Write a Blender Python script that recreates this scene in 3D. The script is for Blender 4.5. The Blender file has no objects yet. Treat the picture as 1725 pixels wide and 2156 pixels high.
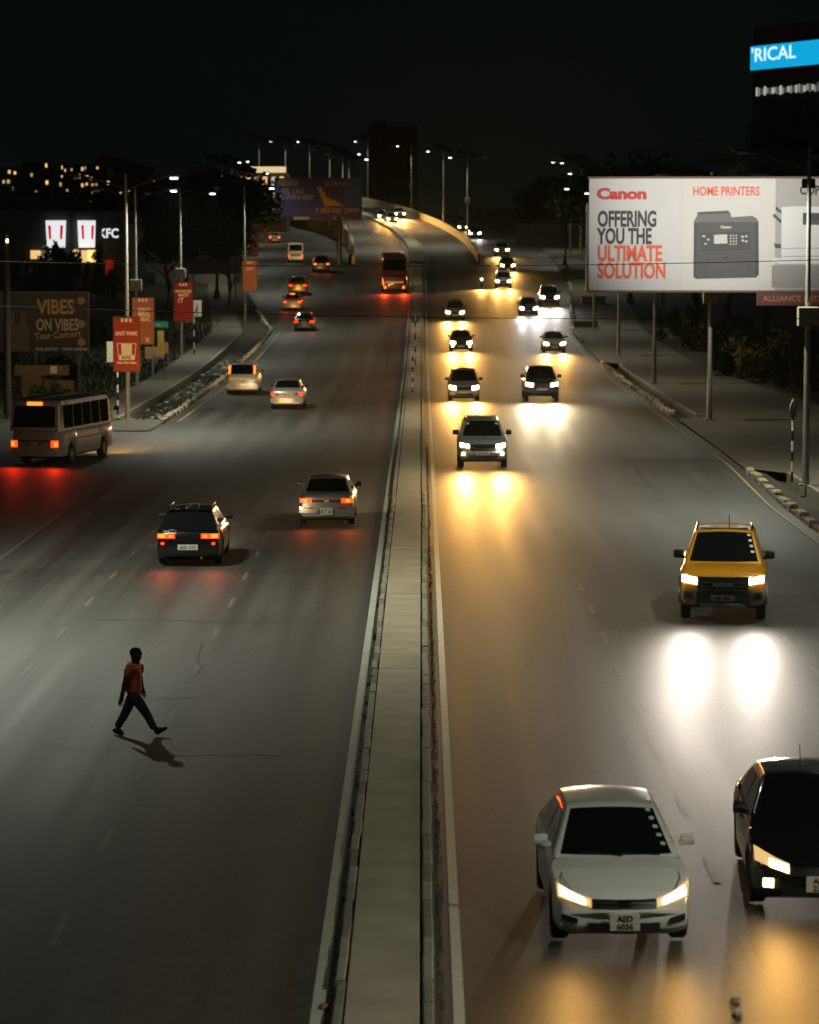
import bpy, bmesh, math, random
from mathutils import Vector, Matrix
R = math.radians
random.seed(7)
sc = bpy.context.scene
col = sc.collection

# ------------------------------------------------------------------ camera, sky, exposure
FPX, CXP, CYP = 6109.0, 862.5, 1078.0            # focal length and image centre in reading pixels
CAM_H = 8.4                                       # eye height on the footbridge
PITCH = math.atan((CYP - 510.0) / FPX)
YAW = (888.0 - CXP) / FPX
cam = bpy.data.cameras.new('camera')
cam.sensor_fit = 'HORIZONTAL'; cam.sensor_width = 24.0; cam.lens = 24.0 * FPX / 1725.0
cam.clip_start = 0.5; cam.clip_end = 6000
cam.dof.use_dof = True; cam.dof.focus_distance = 62.0; cam.dof.aperture_fstop = 1.8
cam_o = bpy.data.objects.new('camera', cam); col.objects.link(cam_o)
cam_o.location = (0, 0, CAM_H); cam_o.rotation_euler = (math.pi / 2 - PITCH, 0, YAW)
sc.camera = cam_o

w = bpy.data.worlds.new('World'); sc.world = w; w.use_nodes = True
nt = w.node_tree; nt.nodes.clear()
out = nt.nodes.new('ShaderNodeOutputWorld'); bg = nt.nodes.new('ShaderNodeBackground')
sky = nt.nodes.new('ShaderNodeTexSky'); sky.sky_type = 'NISHITA'; sky.sun_disc = False
sky.sun_elevation = R(-4); sky.sun_rotation = R(150); sky.air_density = 2.0; sky.dust_density = 4.0
tint = nt.nodes.new('ShaderNodeMix'); tint.data_type = 'RGBA'; tint.blend_type = 'MIX'
tint.inputs[0].default_value = 0.92
SKY_COL = (0.0016, 0.0034, 0.0029, 1)
tint.inputs[7].default_value = (SKY_COL[0] * 10, SKY_COL[1] * 10, SKY_COL[2] * 10, 1)
nt.links.new(sky.outputs[0], tint.inputs[6]); nt.links.new(tint.outputs[2], bg.inputs[0])
bg.inputs[1].default_value = 0.1
nt.links.new(bg.outputs[0], out.inputs[0])
fill_sun = bpy.data.lights.new('fill_sun', 'SUN'); fill_sun.energy = 0.012; fill_sun.angle = R(12); fill_sun.color = (0.8, 0.95, 1.0)  # added sun lamp giving a faint ambient fill
fill_sun_o = bpy.data.objects.new('fill_sun', fill_sun); col.objects.link(fill_sun_o); fill_sun_o.rotation_euler = (R(35), R(-20), 0)

sc.view_settings.view_transform = 'Standard'; sc.view_settings.look = 'None'
sc.view_settings.exposure = 0.0; sc.view_settings.gamma = 1.0
cy = sc.cycles
cy.use_denoising = True; cy.use_adaptive_sampling = True; cy.adaptive_threshold = 0.025; cy.use_light_tree = True
cy.max_bounces = 5; cy.diffuse_bounces = 2; cy.glossy_bounces = 3; cy.transmission_bounces = 3; cy.volume_bounces = 0
cy.transparent_max_bounces = 6; cy.sample_clamp_indirect = 2.0; cy.caustics_reflective = False; cy.caustics_refractive = False
cy.volume_step_rate = 4; cy.volume_max_steps = 64

# lamp powers; the one for the billboard is added
P_STREET = 4100.0
P_HEAD = 1500.0
P_TAIL = 20.0
P_ADDED_FLOOD = 30000.0
HAZE = 0.00004
WARM = (1.0, 0.50, 0.115)
WARMW = (1.0, 0.80, 0.50)
COOLW = (1.0, 0.93, 0.86)
LEDC = (0.97, 1.0, 0.82)

# ------------------------------------------------------------------ ground profile and pixel reading
def T(Y):
    if Y < 165: return 0.0
    if Y < 265: return 0.05 * (Y - 165) ** 2 / 200.0
    if Y < 335: return 2.5 + 0.05 * (Y - 265)
    if Y < 600: return 6.0 + 0.03 * (Y - 335)
    if Y < 1500: return 13.95 + 0.008 * (Y - 600)
    return 21.15
def FLY(Y):                                       # flyover deck
    if Y < 335: return T(Y)
    if Y < 500: return 6.0 + 0.05 * (Y - 335)
    if Y < 640: return 14.25 + 0.05 * (Y - 500) - 0.0002 * (Y - 500) ** 2
    return 17.3
def CXF(Y): return -0.4 if Y < 335 else -0.4 - (Y - 335) ** 2 / 2100.0
def slope(Y, f=T): return (f(Y + 1) - f(Y - 1)) / 2
def ray(x, y):
    xc = (x - CXP) / FPX; yc = -(y - CYP) / FPX
    c, s = math.cos(PITCH), math.sin(PITCH)
    d = (xc, c + s * yc, -s + c * yc)
    cy_, sy_ = math.cos(YAW), math.sin(YAW)
    return (d[0] * cy_ - d[1] * sy_, d[0] * sy_ + d[1] * cy_, d[2])
def at(x, y, Y):
    d = ray(x, y); t = Y / d[1]
    return Vector((d[0] * t, Y, CAM_H + d[2] * t))
def G(x, y, f=T):                                 # where the line of sight meets the ground
    d = ray(x, y); sl = d[2] / d[1]; Y = 20.0
    while Y < 900 and CAM_H + sl * Y > f(Y): Y += 1.0
    lo, hi = Y - 1, Y
    for _ in range(20):
        m = (lo + hi) / 2
        if CAM_H + sl * m > f(m): lo = m
        else: hi = m
    return Vector((d[0] / d[1] * hi, hi, f(hi)))
def lerp_tab(t, x):
    if x <= t[0][0]: return t[0][1]
    for (a, b), (c, d) in zip(t, t[1:]):
        if x <= c: return b + (d - b) * (x - a) / (c - a)
    return t[-1][1]

# ------------------------------------------------------------------ helpers
MATS = {}
def mat(name, c, rough=0.5, metal=0.0, emit=None, es=0.0, coat=0.0, spec=0.5, var=0.14, scale=6.0, bump=0.0, rvar=0.0):
    if name in MATS: return MATS[name]
    m = bpy.data.materials.new(name); m.use_nodes = True; MATS[name] = m
    n = m.node_tree.nodes; l = m.node_tree.links; b = n['Principled BSDF']
    b.inputs['Roughness'].default_value = rough; b.inputs['Metallic'].default_value = metal
    b.inputs['Coat Weight'].default_value = coat; b.inputs['Specular IOR Level'].default_value = spec
    if coat: b.inputs['Coat Roughness'].default_value = 0.06
    tc = n.new('ShaderNodeTexCoord'); nz = n.new('ShaderNodeTexNoise')
    nz.inputs['Scale'].default_value = scale; nz.inputs['Detail'].default_value = 4.0
    l.new(tc.outputs['Object'], nz.inputs['Vector'])
    mx = n.new('ShaderNodeMix'); mx.data_type = 'RGBA'
    mx.inputs[6].default_value = tuple(v * (1 - var) for v in c[:3]) + (1,)
    mx.inputs[7].default_value = tuple(min(1, v * (1 + var)) for v in c[:3]) + (1,)
    l.new(nz.outputs['Fac'], mx.inputs[0]); l.new(mx.outputs[2], b.inputs['Base Color'])
    if rvar:
        mr = n.new('ShaderNodeMapRange'); mr.inputs[3].default_value = rough - rvar; mr.inputs[4].default_value = rough + rvar
        l.new(nz.outputs['Fac'], mr.inputs[0]); l.new(mr.outputs[0], b.inputs['Roughness'])
    if bump:
        bp = n.new('ShaderNodeBump'); bp.inputs['Strength'].default_value = bump; bp.inputs['Distance'].default_value = 0.03
        l.new(nz.outputs['Fac'], bp.inputs['Height']); l.new(bp.outputs[0], b.inputs['Normal'])
    if emit:
        b.inputs['Emission Color'].default_value = tuple(emit) + (1,); b.inputs['Emission Strength'].default_value = es
        m.cycles.emission_sampling = 'NONE'
    return m

def obj(name, verts, faces, m, parent=None, smooth=False, kind=None, ang=38):
    me = bpy.data.meshes.new(name); me.from_pydata([tuple(v) for v in verts], [], faces); me.update()
    if m: me.materials.append(m)
    if smooth:
        me.polygons.foreach_set('use_smooth', [True] * len(me.polygons)); me.set_sharp_from_angle(angle=R(ang))
    o = bpy.data.objects.new(name, me); col.objects.link(o)
    if parent: o.parent = parent
    if kind: o['kind'] = kind
    return o
def share(name, me, m=None, parent=None, loc=(0, 0, 0), rot=(0, 0, 0), sca=(1, 1, 1)):
    o = bpy.data.objects.new(name, me); col.objects.link(o); o.location = loc; o.rotation_euler = rot; o.scale = sca
    if parent: o.parent = parent
    return o
def tag(o, label, cat, group=None):
    o['label'] = label; o['category'] = cat
    if group: o['group'] = group
    return o
def empty(name, loc=(0, 0, 0), rot=(0, 0, 0)):
    o = bpy.data.objects.new(name, None); col.objects.link(o); o.location = loc; o.rotation_euler = rot
    o.empty_display_size = 0.2
    return o
def copy_tree(o, parent=None):
    c = o.copy(); col.objects.link(c); c.parent = parent
    for ch in o.children: copy_tree(ch, c)
    return c
class MB:
    def __init__(s): s.v = []; s.f = []
    def add(s, v, f):
        n = len(s.v); s.v += [tuple(p) for p in v]; s.f += [tuple(i + n for i in q) for q in f]; return s
    def box(s, x0, x1, y0, y1, z0, z1, bev=0.0):
        if bev <= 0:
            v = [(x0, y0, z0), (x1, y0, z0), (x1, y1, z0), (x0, y1, z0), (x0, y0, z1), (x1, y0, z1), (x1, y1, z1), (x0, y1, z1)]
            return s.add(v, [(3, 2, 1, 0), (4, 5, 6, 7), (0, 1, 5, 4), (1, 2, 6, 5), (2, 3, 7, 6), (3, 0, 4, 7)])
        b = bev; v = []; f = []
        for z, i in ((z0, 0), (z1 - b, 0), (z1, b)):
            v += [(x0 + i, y0 + i, z), (x1 - i, y0 + i, z), (x1 - i, y1 - i, z), (x0 + i, y1 - i, z)]
        f = [(3, 2, 1, 0), (8, 9, 10, 11)]
        for k in (0, 4):
            for a in range(4): c = (a + 1) % 4; f.append((k + a, k + c, k + 4 + c, k + 4 + a))
        return s.add(v, f)
    def tube(s, pts, radii, n=8, cap=True):
        pts = [Vector(p) for p in pts]
        if not hasattr(radii, '__len__'): radii = [radii] * len(pts)
        v = []; f = []
        for i, p in enumerate(pts):
            d = (pts[min(i + 1, len(pts) - 1)] - pts[max(i - 1, 0)]).normalized()
            a = d.cross(Vector((0, 0, 1)))
            if a.length < 1e-3: a = Vector((1, 0, 0))
            a.normalize(); b = d.cross(a)
            for k in range(n):
                t = 2 * math.pi * k / n; v.append(p + (a * math.cos(t) + b * math.sin(t)) * radii[i])
        for i in range(len(pts) - 1):
            for k in range(n):
                c = (k + 1) % n; f.append((i * n + k, i * n + c, (i + 1) * n + c, (i + 1) * n + k))
        if cap: f.append(tuple(range(n - 1, -1, -1))); f.append(tuple((len(pts) - 1) * n + k for k in range(n)))
        return s.add(v, f)
    def grid(s, rows):
        n = len(rows[0]); v = [p for r in rows for p in r]
        f = [(i * n + j, i * n + j + 1, (i + 1) * n + j + 1, (i + 1) * n + j) for i in range(len(rows) - 1) for j in range(n - 1)]
        return s.add(v, f)
    def poly(s, pts2, y0, y1):                     # prism of an (x, z) outline between two y
        n = len(pts2); v = [(x, y0, z) for x, z in pts2] + [(x, y1, z) for x, z in pts2]
        f = [tuple(range(n)), tuple(range(2 * n - 1, n - 1, -1))] + [(i, i + n, (i + 1) % n + n, (i + 1) % n) for i in range(n)]
        return s.add(v, f)
    def build(s, name, m, parent=None, smooth=False, kind=None, ang=38): return obj(name, s.v, s.f, m, parent, smooth, kind, ang)

def text(name, s, size, m, parent, loc, rot=(math.pi / 2, 0, 0), sx=1.0, off=0.0, align='LEFT', ext=0.002):
    cu = bpy.data.curves.new(name, 'FONT'); cu.body = s; cu.size = size; cu.extrude = ext; cu.offset = off
    cu.align_x = align; cu.align_y = 'BOTTOM_BASELINE' if hasattr(cu, 'align_y') else 'TOP'; cu.resolution_u = 3
    t = bpy.data.objects.new(name + '_curve', cu); col.objects.link(t)
    dg = bpy.context.evaluated_depsgraph_get()
    me = bpy.data.meshes.new_from_object(t.evaluated_get(dg)); bpy.data.objects.remove(t); bpy.data.curves.remove(cu)
    me.materials.clear(); me.materials.append(m)
    o = bpy.data.objects.new(name, me); col.objects.link(o); o.parent = parent
    o.location = loc; o.rotation_euler = rot; o.scale = (sx, 1, 1)
    return o
def shape_beam(d, deg):
    # reflector beam: bright towards its axis with a long soft tail, like an IES profile
    d.use_nodes = True; n = d.node_tree.nodes; l = d.node_tree.links; e = n['Emission']
    tc = n.new('ShaderNodeTexCoord'); sx = n.new('ShaderNodeSeparateXYZ'); l.new(tc.outputs['Normal'], sx.inputs[0])
    def mth(op, a, b=None):
        x = n.new('ShaderNodeMath'); x.operation = op
        for i, q in enumerate((a, b)):
            if q is None: continue
            if isinstance(q, (int, float)): x.inputs[i].default_value = q
            else: l.new(q, x.inputs[i])
        return x.outputs[0]
    c = mth('ABSOLUTE', sx.outputs[2]); t2 = mth('MULTIPLY', mth('SUBTRACT', 1.0, c), 2.0 / R(deg) ** 2)
    f = mth('DIVIDE', 1.0, mth('POWER', mth('ADD', t2, 1.0), 1.25)); l.new(f, e.inputs['Strength'])
def spot(name, parent, loc, rot, energy, color, size, blend, radius=0.08, lobe=None):
    d = bpy.data.lights.new(name, 'SPOT'); d.energy = energy; d.color = color; d.spot_size = R(size); d.spot_blend = blend
    d.shadow_soft_size = radius
    if lobe: shape_beam(d, lobe)
    o = bpy.data.objects.new(name, d); col.objects.link(o); o.parent = parent; o.location = loc; o.rotation_euler = rot
    return o

# ------------------------------------------------------------------ surface materials
def road_material():
    m = bpy.data.materials.new('asphalt'); m.use_nodes = True
    n = m.node_tree.nodes; l = m.node_tree.links; b = n['Principled BSDF']
    tc = n.new('ShaderNodeTexCoord')
    def noise(sx, sy, scale, det=4):
        mp = n.new('ShaderNodeMapping'); mp.inputs['Scale'].default_value = (sx, sy, 1)
        t = n.new('ShaderNodeTexNoise'); t.inputs['Scale'].default_value = scale; t.inputs['Detail'].default_value = det
        l.new(tc.outputs['Object'], mp.inputs[0]); l.new(mp.outputs[0], t.inputs['Vector']); return t.outputs['Fac']
    tracks = noise(1.0, 0.02, 1.6, 5); big = noise(0.15, 0.1, 1.0, 4); fine = noise(1, 0.22, 15, 4); mott = noise(1, 0.35, 3.0, 6)
    def mixc(a, b_, fac):
        x = n.new('ShaderNodeMath'); x.operation = 'MULTIPLY_ADD'; l.new(a, x.inputs[0]); x.inputs[1].default_value = fac; l.new(b_, x.inputs[2]); return x.outputs[0]
    z = n.new('ShaderNodeMath'); z.operation = 'MULTIPLY'; l.new(tracks, z.inputs[0]); z.inputs[1].default_value = 0.62
    s1 = mixc(big, z.outputs[0], 0.25); s2 = mixc(mott, s1, 0.16); s3 = mixc(fine, s2, 0.34)
    sp = n.new('ShaderNodeSeparateXYZ'); l.new(tc.outputs['Object'], sp.inputs[0])
    w1 = n.new('ShaderNodeMath'); w1.operation = 'MULTIPLY'; l.new(sp.outputs[0], w1.inputs[0]); w1.inputs[1].default_value = 2 * math.pi / 1.72
    w2 = n.new('ShaderNodeMath'); w2.operation = 'COSINE'; l.new(w1.outputs[0], w2.inputs[0])
    w3 = n.new('ShaderNodeMath'); w3.operation = 'MULTIPLY'; l.new(w2.outputs[0], w3.inputs[0]); l.new(big, w3.inputs[1])
    s3 = mixc(w3.outputs[0], s3, 0.09)
    cr = n.new('ShaderNodeValToRGB'); cr.color_ramp.elements[0].position = 0.55; cr.color_ramp.elements[1].position = 0.82
    cr.color_ramp.elements[0].color = (0.019, 0.020, 0.017, 1); cr.color_ramp.elements[1].color = (0.070, 0.068, 0.058, 1)
    l.new(s3, cr.inputs[0]); l.new(cr.outputs[0], b.inputs['Base Color'])
    mr = n.new('ShaderNodeMapRange'); mr.inputs[1].default_value = 0.42; mr.inputs[2].default_value = 0.62
    mr.inputs[3].default_value = 0.66; mr.inputs[4].default_value = 0.82
    l.new(s2, mr.inputs[0]); l.new(mr.outputs[0], b.inputs['Roughness'])
    b.inputs['Specular IOR Level'].default_value = 0.5
    b.inputs['Coat Weight'].default_value = 0.50; b.inputs['Coat Roughness'].default_value = 0.54
    bp = n.new('ShaderNodeBump'); bp.inputs['Strength'].default_value = 0.22; bp.inputs['Distance'].default_value = 0.006
    l.new(fine, bp.inputs['Height']); l.new(bp.outputs[0], b.inputs['Normal'])
    return m
ASPH = road_material()
SOIL = mat('soil', (0.06, 0.055, 0.035), 0.95, var=0.5, scale=0.6, bump=0.4)
PAVE = mat('pavement_concrete', (0.165, 0.145, 0.11), 0.85, var=0.28, scale=0.9, bump=0.2)
APRON = mat('dusty_paving', (0.135, 0.115, 0.085), 0.85, var=0.3, scale=0.35, bump=0.2)
CONC = mat('median_concrete', (0.40, 0.35, 0.245), 0.8, var=0.42, scale=1.1, bump=0.15)
KERB = mat('kerb_concrete', (0.30, 0.275, 0.21), 0.85, var=0.3, scale=3.0, bump=0.3)
WPAINT = mat('white_road_paint', (0.52, 0.51, 0.42), 0.55, var=0.25, scale=3.0)
DPAINT = mat('worn_road_paint', (0.12, 0.115, 0.10), 0.6, var=0.35, scale=5.0)
YPAINT = mat('yellow_road_paint', (0.38, 0.27, 0.10), 0.6, var=0.3, scale=3.0)
STEEL = mat('galvanised_steel', (0.36, 0.36, 0.33), 0.45, metal=0.3, var=0.2, scale=4)
DARKST = mat('dark_steel', (0.035, 0.035, 0.035), 0.5, var=0.2)
PANEL = mat('solar_panel', (0.012, 0.014, 0.02), 0.25, var=0.1)
LAMPON = mat('lamp_glow', (0.9, 0.95, 0.9), 0.4, emit=(0.80, 1.0, 0.92), es=9)
BLACK = mat('black_plastic', (0.012, 0.012, 0.012), 0.45)
RUBBER = mat('tyre_rubber', (0.018, 0.018, 0.017), 0.8)
GLASS = mat('tinted_glass', (0.006, 0.007, 0.007), 0.05, spec=0.7, var=0.05)
CHROME = mat('chrome', (0.6, 0.6, 0.6), 0.12, metal=1.0, var=0.03)
RIM = mat('wheel_rim', (0.32, 0.32, 0.32), 0.3, metal=0.8)
PLATE = mat('number_plate', (0.62, 0.58, 0.45), 0.5, var=0.08)
PLATEY = mat('yellow_number_plate', (0.66, 0.50, 0.20), 0.5, var=0.08)
INK = mat('black_ink', (0.02, 0.018, 0.018), 0.6)
WHITE = mat('white_ink', (0.75, 0.74, 0.70), 0.6, var=0.06)

# ------------------------------------------------------------------ ground, carriageways
XL_T = [(0, -30), (128, -30), (133, -12.0), (235, -12.0), (285, -17), (340, -21), (415, -26), (600, -36), (900, -50)]
XR_T = [(0, 11.6), (92, 11.6), (110, 12.1), (235, 12.1), (295, 15.0), (400, 16.0), (600, 20), (900, 30)]
YS = [-30 + 5 * i for i in range(34)] + [145 + 5 * i for i in range(80)] + [550, 580, 610, 650, 700, 800, 950, 1200, 1500, 2200, 4000]
YS = sorted(set(YS))
def left_ditch(Y): return 0.35 if 137 <= Y <= 232 else 0.0
def right_ditch(Y): return 0.28 if (60 <= Y <= 105 or 140 <= Y <= 195) else 0.0
rows = []
for Y in YS:
    h = T(Y) - 0.06; a = left_ditch(Y); b = right_ditch(Y); r = []
    for X, dz in ((-2500, 3), (-600, 2), (-200, 1), (-60, 0), (-30, 0), (-14.45, 0), (-14.35, -a), (-12.75, -a), (-12.6, 0), (-8, 0), (0, 0), (8, 0),
                  (12.65, 0), (12.75, -b), (13.25, -b), (13.35, 0), (25, 0), (60, 0), (200, 1), (600, 2), (2500, 3)):
        r.append((X, Y, h + dz))
    rows.append(r)
MB().grid(rows).build('ground', SOIL, smooth=True, kind='structure')
rows = []
for Y in [y for y in YS if y <= 700]:
    xl, xr = lerp_tab(XL_T, Y), lerp_tab(XR_T, Y); h = T(Y)
    rows.append([(xl + (xr - xl) * k / 16, Y, h - (0.0 if 0 < k < 16 else 0.02)) for k in range(17)])
MB().grid(rows).build('road', ASPH, smooth=True, kind='structure')

def ribbon(name, x0, x1, y0, y1, m, dz=0.004, step=4.0, f=T, cx=None, parent=None):
    n = max(1, int((y1 - y0) / step)); rows = []
    for i in range(n + 1):
        Y = y0 + (y1 - y0) * i / n; c = cx(Y) if cx else 0; rows.append([(c + x0, Y, f(Y) + dz), (c + x1, Y, f(Y) + dz)])
    return MB().grid(rows).build(name, m, parent, kind=None if parent else 'structure')
ribbon('edge_line', -1.21, -1.06, -20, 335, WPAINT)
ribbon('edge_line', 0.35, 0.475, -20, 335, WPAINT)
r = [];
for i in range(80):
    Y = 60 + i * 2.2; x = lerp_tab(XR_T, Y) - 0.42; r.append([(x - 0.1, Y, T(Y) + 0.004), (x, Y, T(Y) + 0.004)])
MB().grid(r).build('yellow_edge_line', YPAINT, kind='structure')
r = []
for i in range(40):
    Y = 136 + i * 2.5; r.append([(-11.5, Y, T(Y) + 0.004), (-11.38, Y, T(Y) + 0.004)])
MB().grid(r).build('yellow_edge_line', YPAINT, kind='structure')
ribbon('edge_line', -11.3, -11.17, 40, 128, DPAINT)
dash_root = empty('lane_marking'); dash_root['kind'] = 'structure'
me = MB().grid([[(-0.05, -0.85, 0), (0.05, -0.85, 0)], [(-0.05, 0.85, 0), (0.05, 0.85, 0)]]).build('dash', DPAINT, dash_root).data
bpy.data.objects.remove(bpy.data.objects['dash'])
for X in (-7.8, -4.45, 3.9, 7.75):
    Y = 24.0 + random.random()
    while Y < 160:
        share('lane_dash', me, parent=dash_root, loc=(X, Y, 0.004)); Y += 4.6 if X > 0 else 5.4

TAR = mat('tar_seal', (.022, .022, .020), .55, var=.3); rnd = random.Random(12)
cr_root = empty('road_crack'); cr_root['kind'] = 'structure'
for i in range(14):
    Y = rnd.uniform(34, 120); X = rnd.uniform(-10.5, -1.6); ln = rnd.uniform(1.5, 7.0); along = rnd.random() < .62; pts = []
    n_ = int(ln / .35); x, y = X, Y; r = []
    for k in range(n_):
        wd = .008 + .012 * rnd.random(); dx, dy = (rnd.gauss(0, .05), .35) if along else (.35, rnd.gauss(0, .12))
        if not -10.8 < x < 11.2 or -1.5 < x < .7: break
        r.append([(x - (wd if along else 0), y - (0 if along else wd * 2), .0035), (x + (wd if along else 0), y + (0 if along else wd * 2), .0035)]); x += dx; y += dy
    if len(r) > 2: MB().grid(r).build('crack', TAR, cr_root)
# median: kerb stones, slabs
med = empty('median_strip'); med['kind'] = 'structure'
def stone_mesh(wd, ln, ht, m):
    o = MB().box(-wd / 2, wd / 2, -ln / 2, ln / 2, -0.05, ht, 0.018).build('kerb_stone', m); d = o.data; bpy.data.objects.remove(o); return d
KERB2 = mat('kerb_scuffed', (0.21, 0.19, 0.15), 0.9, var=0.45, scale=3.5, bump=0.4)
ks = [stone_mesh(0.112, 0.96, 0.135, KERB2), stone_mesh(0.115, 0.985, 0.15, KERB), stone_mesh(0.115, 0.97, 0.143, KERB)]
ksr = [stone_mesh(0.125, 0.97, 0.148, KERB2), stone_mesh(0.13, 0.98, 0.158, KERB), stone_mesh(0.13, 0.985, 0.16, KERB), stone_mesh(0.125, 0.975, 0.152, KERB)]
for i in range(92):
    Y = 4.5 + i
    share('kerb_stone', random.choice(ks), parent=med, loc=(-0.91 + random.uniform(-.012, .012), Y, random.uniform(-.008, .008)), rot=(random.uniform(-.006, .006), 0, random.uniform(-.01, .01)))
    share('kerb_stone', random.choice(ksr), parent=med, loc=(0.075 + random.uniform(-.008, .008), Y, random.uniform(-.006, .006)), rot=(random.uniform(-.006, .006), 0, random.uniform(-.006, .006)))
def far_kerb(x0, x1, ht):
    rows = []
    Y = 96.0
    while Y <= 335: rows.append([(x0, Y, T(Y) - .05), (x0, Y, T(Y) + ht), (x1, Y, T(Y) + ht), (x1, Y, T(Y) - .05)]); Y += 4
    return rows
MB().grid(far_kerb(-0.97, -0.85, 0.15)).build('kerb', KERB, med); MB().grid(far_kerb(0.01, 0.14, 0.16)).build('kerb', KERB, med)
slabm = MB().box(-0.405, 0.405, -5.99, 5.99, -0.05, 0.135, 0.01).build('slab', CONC); sm = slabm.data; bpy.data.objects.remove(slabm)
for i in range(14):
    share('slab', sm, parent=med, loc=(-0.425, 2 + i * 12.0, random.uniform(-.006, .006)), rot=(random.uniform(-.0004, .0004), random.uniform(-.004, .004), 0))
rows = []
Y = 164.0
while Y <= 335: rows.append([(-0.83, Y, T(Y)), (-0.83, Y, T(Y) + .135), (-0.02, Y, T(Y) + .135), (-0.02, Y, T(Y))]); Y += 4
MB().grid(rows).build('slab', CONC, med)

# grit and weeds gathered in the gutters of the median
mb = MB(); rnd = random.Random(21)
for i in range(2600):
    Y = rnd.uniform(26, 120); x = rnd.choice((-1.02 + rnd.gauss(0, .022), .19 + abs(rnd.gauss(0, .035)))); q = rnd.uniform(.006, .022); a = rnd.uniform(0, 6.28)
    mb.add([(x + q * math.cos(a + k * 2.09), Y + 1.6 * q * math.sin(a + k * 2.09), .001) for k in range(3)] + [(x, Y, q)], [(0, 1, 3), (1, 2, 3), (2, 0, 3)])
mb.build('gutter_grit', mat('grit', (.10, .085, .06), .95, var=.4), kind='stuff')
mb = MB()
for i in range(26):
    Y0 = rnd.uniform(30, 110); x0 = -.985
    for k in range(12):
        x = x0 + rnd.uniform(-.03, .02); Y = Y0 + rnd.uniform(-.12, .12); h_ = rnd.uniform(.04, .13); mb.add([(x - .008, Y, 0), (x + .008, Y, 0), (x + rnd.uniform(-.05, .03), Y + rnd.uniform(-.05, .05), h_)], [(0, 1, 2)])
mb.build('gutter_weeds', mat('weed', (.06, .075, .025), .9, var=.3), kind='stuff')

# pavements, aprons, kerbs along both verges
def strip(name, tabL, tabR, y0, y1, m, dz, step=5.0):
    n = int((y1 - y0) / step); rows = []
    for i in range(n + 1):
        Y = y0 + (y1 - y0) * i / n; a, b = lerp_tab(tabL, Y), lerp_tab(tabR, Y)
        rows.append([(a + (b - a) * k / 4, Y, T(Y) + dz) for k in range(5)])
    return MB().grid(rows).build(name, m, kind='structure')
strip('pavement_left', [(131, -16.6), (235, -16.9), (285, -21), (340, -25)], [(131, -14.45), (235, -14.45), (285, -19.0), (340, -23)], 133, 320, PAVE, 0.06)
strip('pavement_corner', [(128, -15), (137, -14.4)], [(128, -12.1), (137, -12.05)], 129, 137, APRON, 0.05, 2)
strip('verge_apron', [(20, 13.35), (105, 13.35), (106, 12.0), (139, 12.2), (140, 13.35), (195, 13.35), (197, 12.2), (235, 12.2), (295, 15.1), (400, 16.1)],
      [(20, 19), (100, 23), (118, 45), (134, 45), (150, 20.5), (200, 18.5), (235, 18), (295, 20), (400, 24)], 20, 400, APRON, 0.05, 2.5)
WK = mat('whitewashed_kerb', (0.44, 0.36, 0.22), 0.8, var=0.3, scale=5)
DK = mat('dirty_kerb', (0.12, 0.11, 0.09), 0.85, var=0.3, scale=3)
def kerb_row(name, xs, y0, y1, gap, seed):
    rnd = random.Random(seed); root = empty(name); root['kind'] = 'structure'
    big = MB().box(-0.14, 0.14, -0.5, 0.5, -0.1, 0.22, 0.05).build('kerb_stone', WK); bm_ = big.data; bpy.data.objects.remove(big)
    rows = []
    n = int((y1 - y0) / 3)
    for i in range(n + 1):
        Y = y0 + (y1 - y0) * i / n; x = xs(Y); rows.append([(x - .13, Y, T(Y) - .1), (x - .13, Y, T(Y) + .10), (x + .13, Y, T(Y) + .10), (x + .13, Y, T(Y) - .1)])
    MB().grid(rows).build('kerb_base', DK, root)
    Y = y0 + 0.6
    while Y < y1 - .5:
        share('kerb_stone', bm_, parent=root, loc=(xs(Y) + rnd.uniform(-.05, .05), Y, T(Y) + rnd.uniform(-.05, .03)),
              rot=(slope(Y), rnd.uniform(-.05, .05), rnd.uniform(-.12, .12)), sca=(1, rnd.uniform(.85, 1.1), rnd.uniform(.85, 1.1)))
        Y += gap
    return root
kerb_row('kerb_right_near', lambda Y: lerp_tab(XR_T, Y) + 0.05, 56, 107, 2.45, 1)
kerb_row('kerb_right', lambda Y: lerp_tab(XR_T, Y) + 0.1, 141, 197, 1.75, 2)
kerb_row('kerb_right_far', lambda Y: lerp_tab(XR_T, Y) + 0.1, 222, 300, 2.6, 3)
kerb_row('kerb_left', lambda Y: lerp_tab(XL_T, Y) - 0.15, 136, 262, 1.9, 4)
# drain walls beside the pavements
def drain_wall(name, x, y0, y1, ht, th, m):
    rows = []
    n = int((y1 - y0) / 4)
    for i in range(n + 1):
        Y = y0 + (y1 - y0) * i / n; rows.append([(x - th, Y, T(Y) - .6), (x - th, Y, T(Y) + ht), (x + th, Y, T(Y) + ht), (x + th, Y, T(Y) - .6)])
    o = MB().grid(rows).build(name, m); o['kind'] = 'structure'; return o
drain_wall('drain_kerb_left', -14.42, 137, 232, 0.12, 0.08, KERB)
drain_wall('drain_kerb_right', 13.32, 140, 195, 0.10, 0.07, KERB)
drain_wall('drain_kerb_right', 13.32, 60, 105, 0.10, 0.07, KERB)
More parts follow.
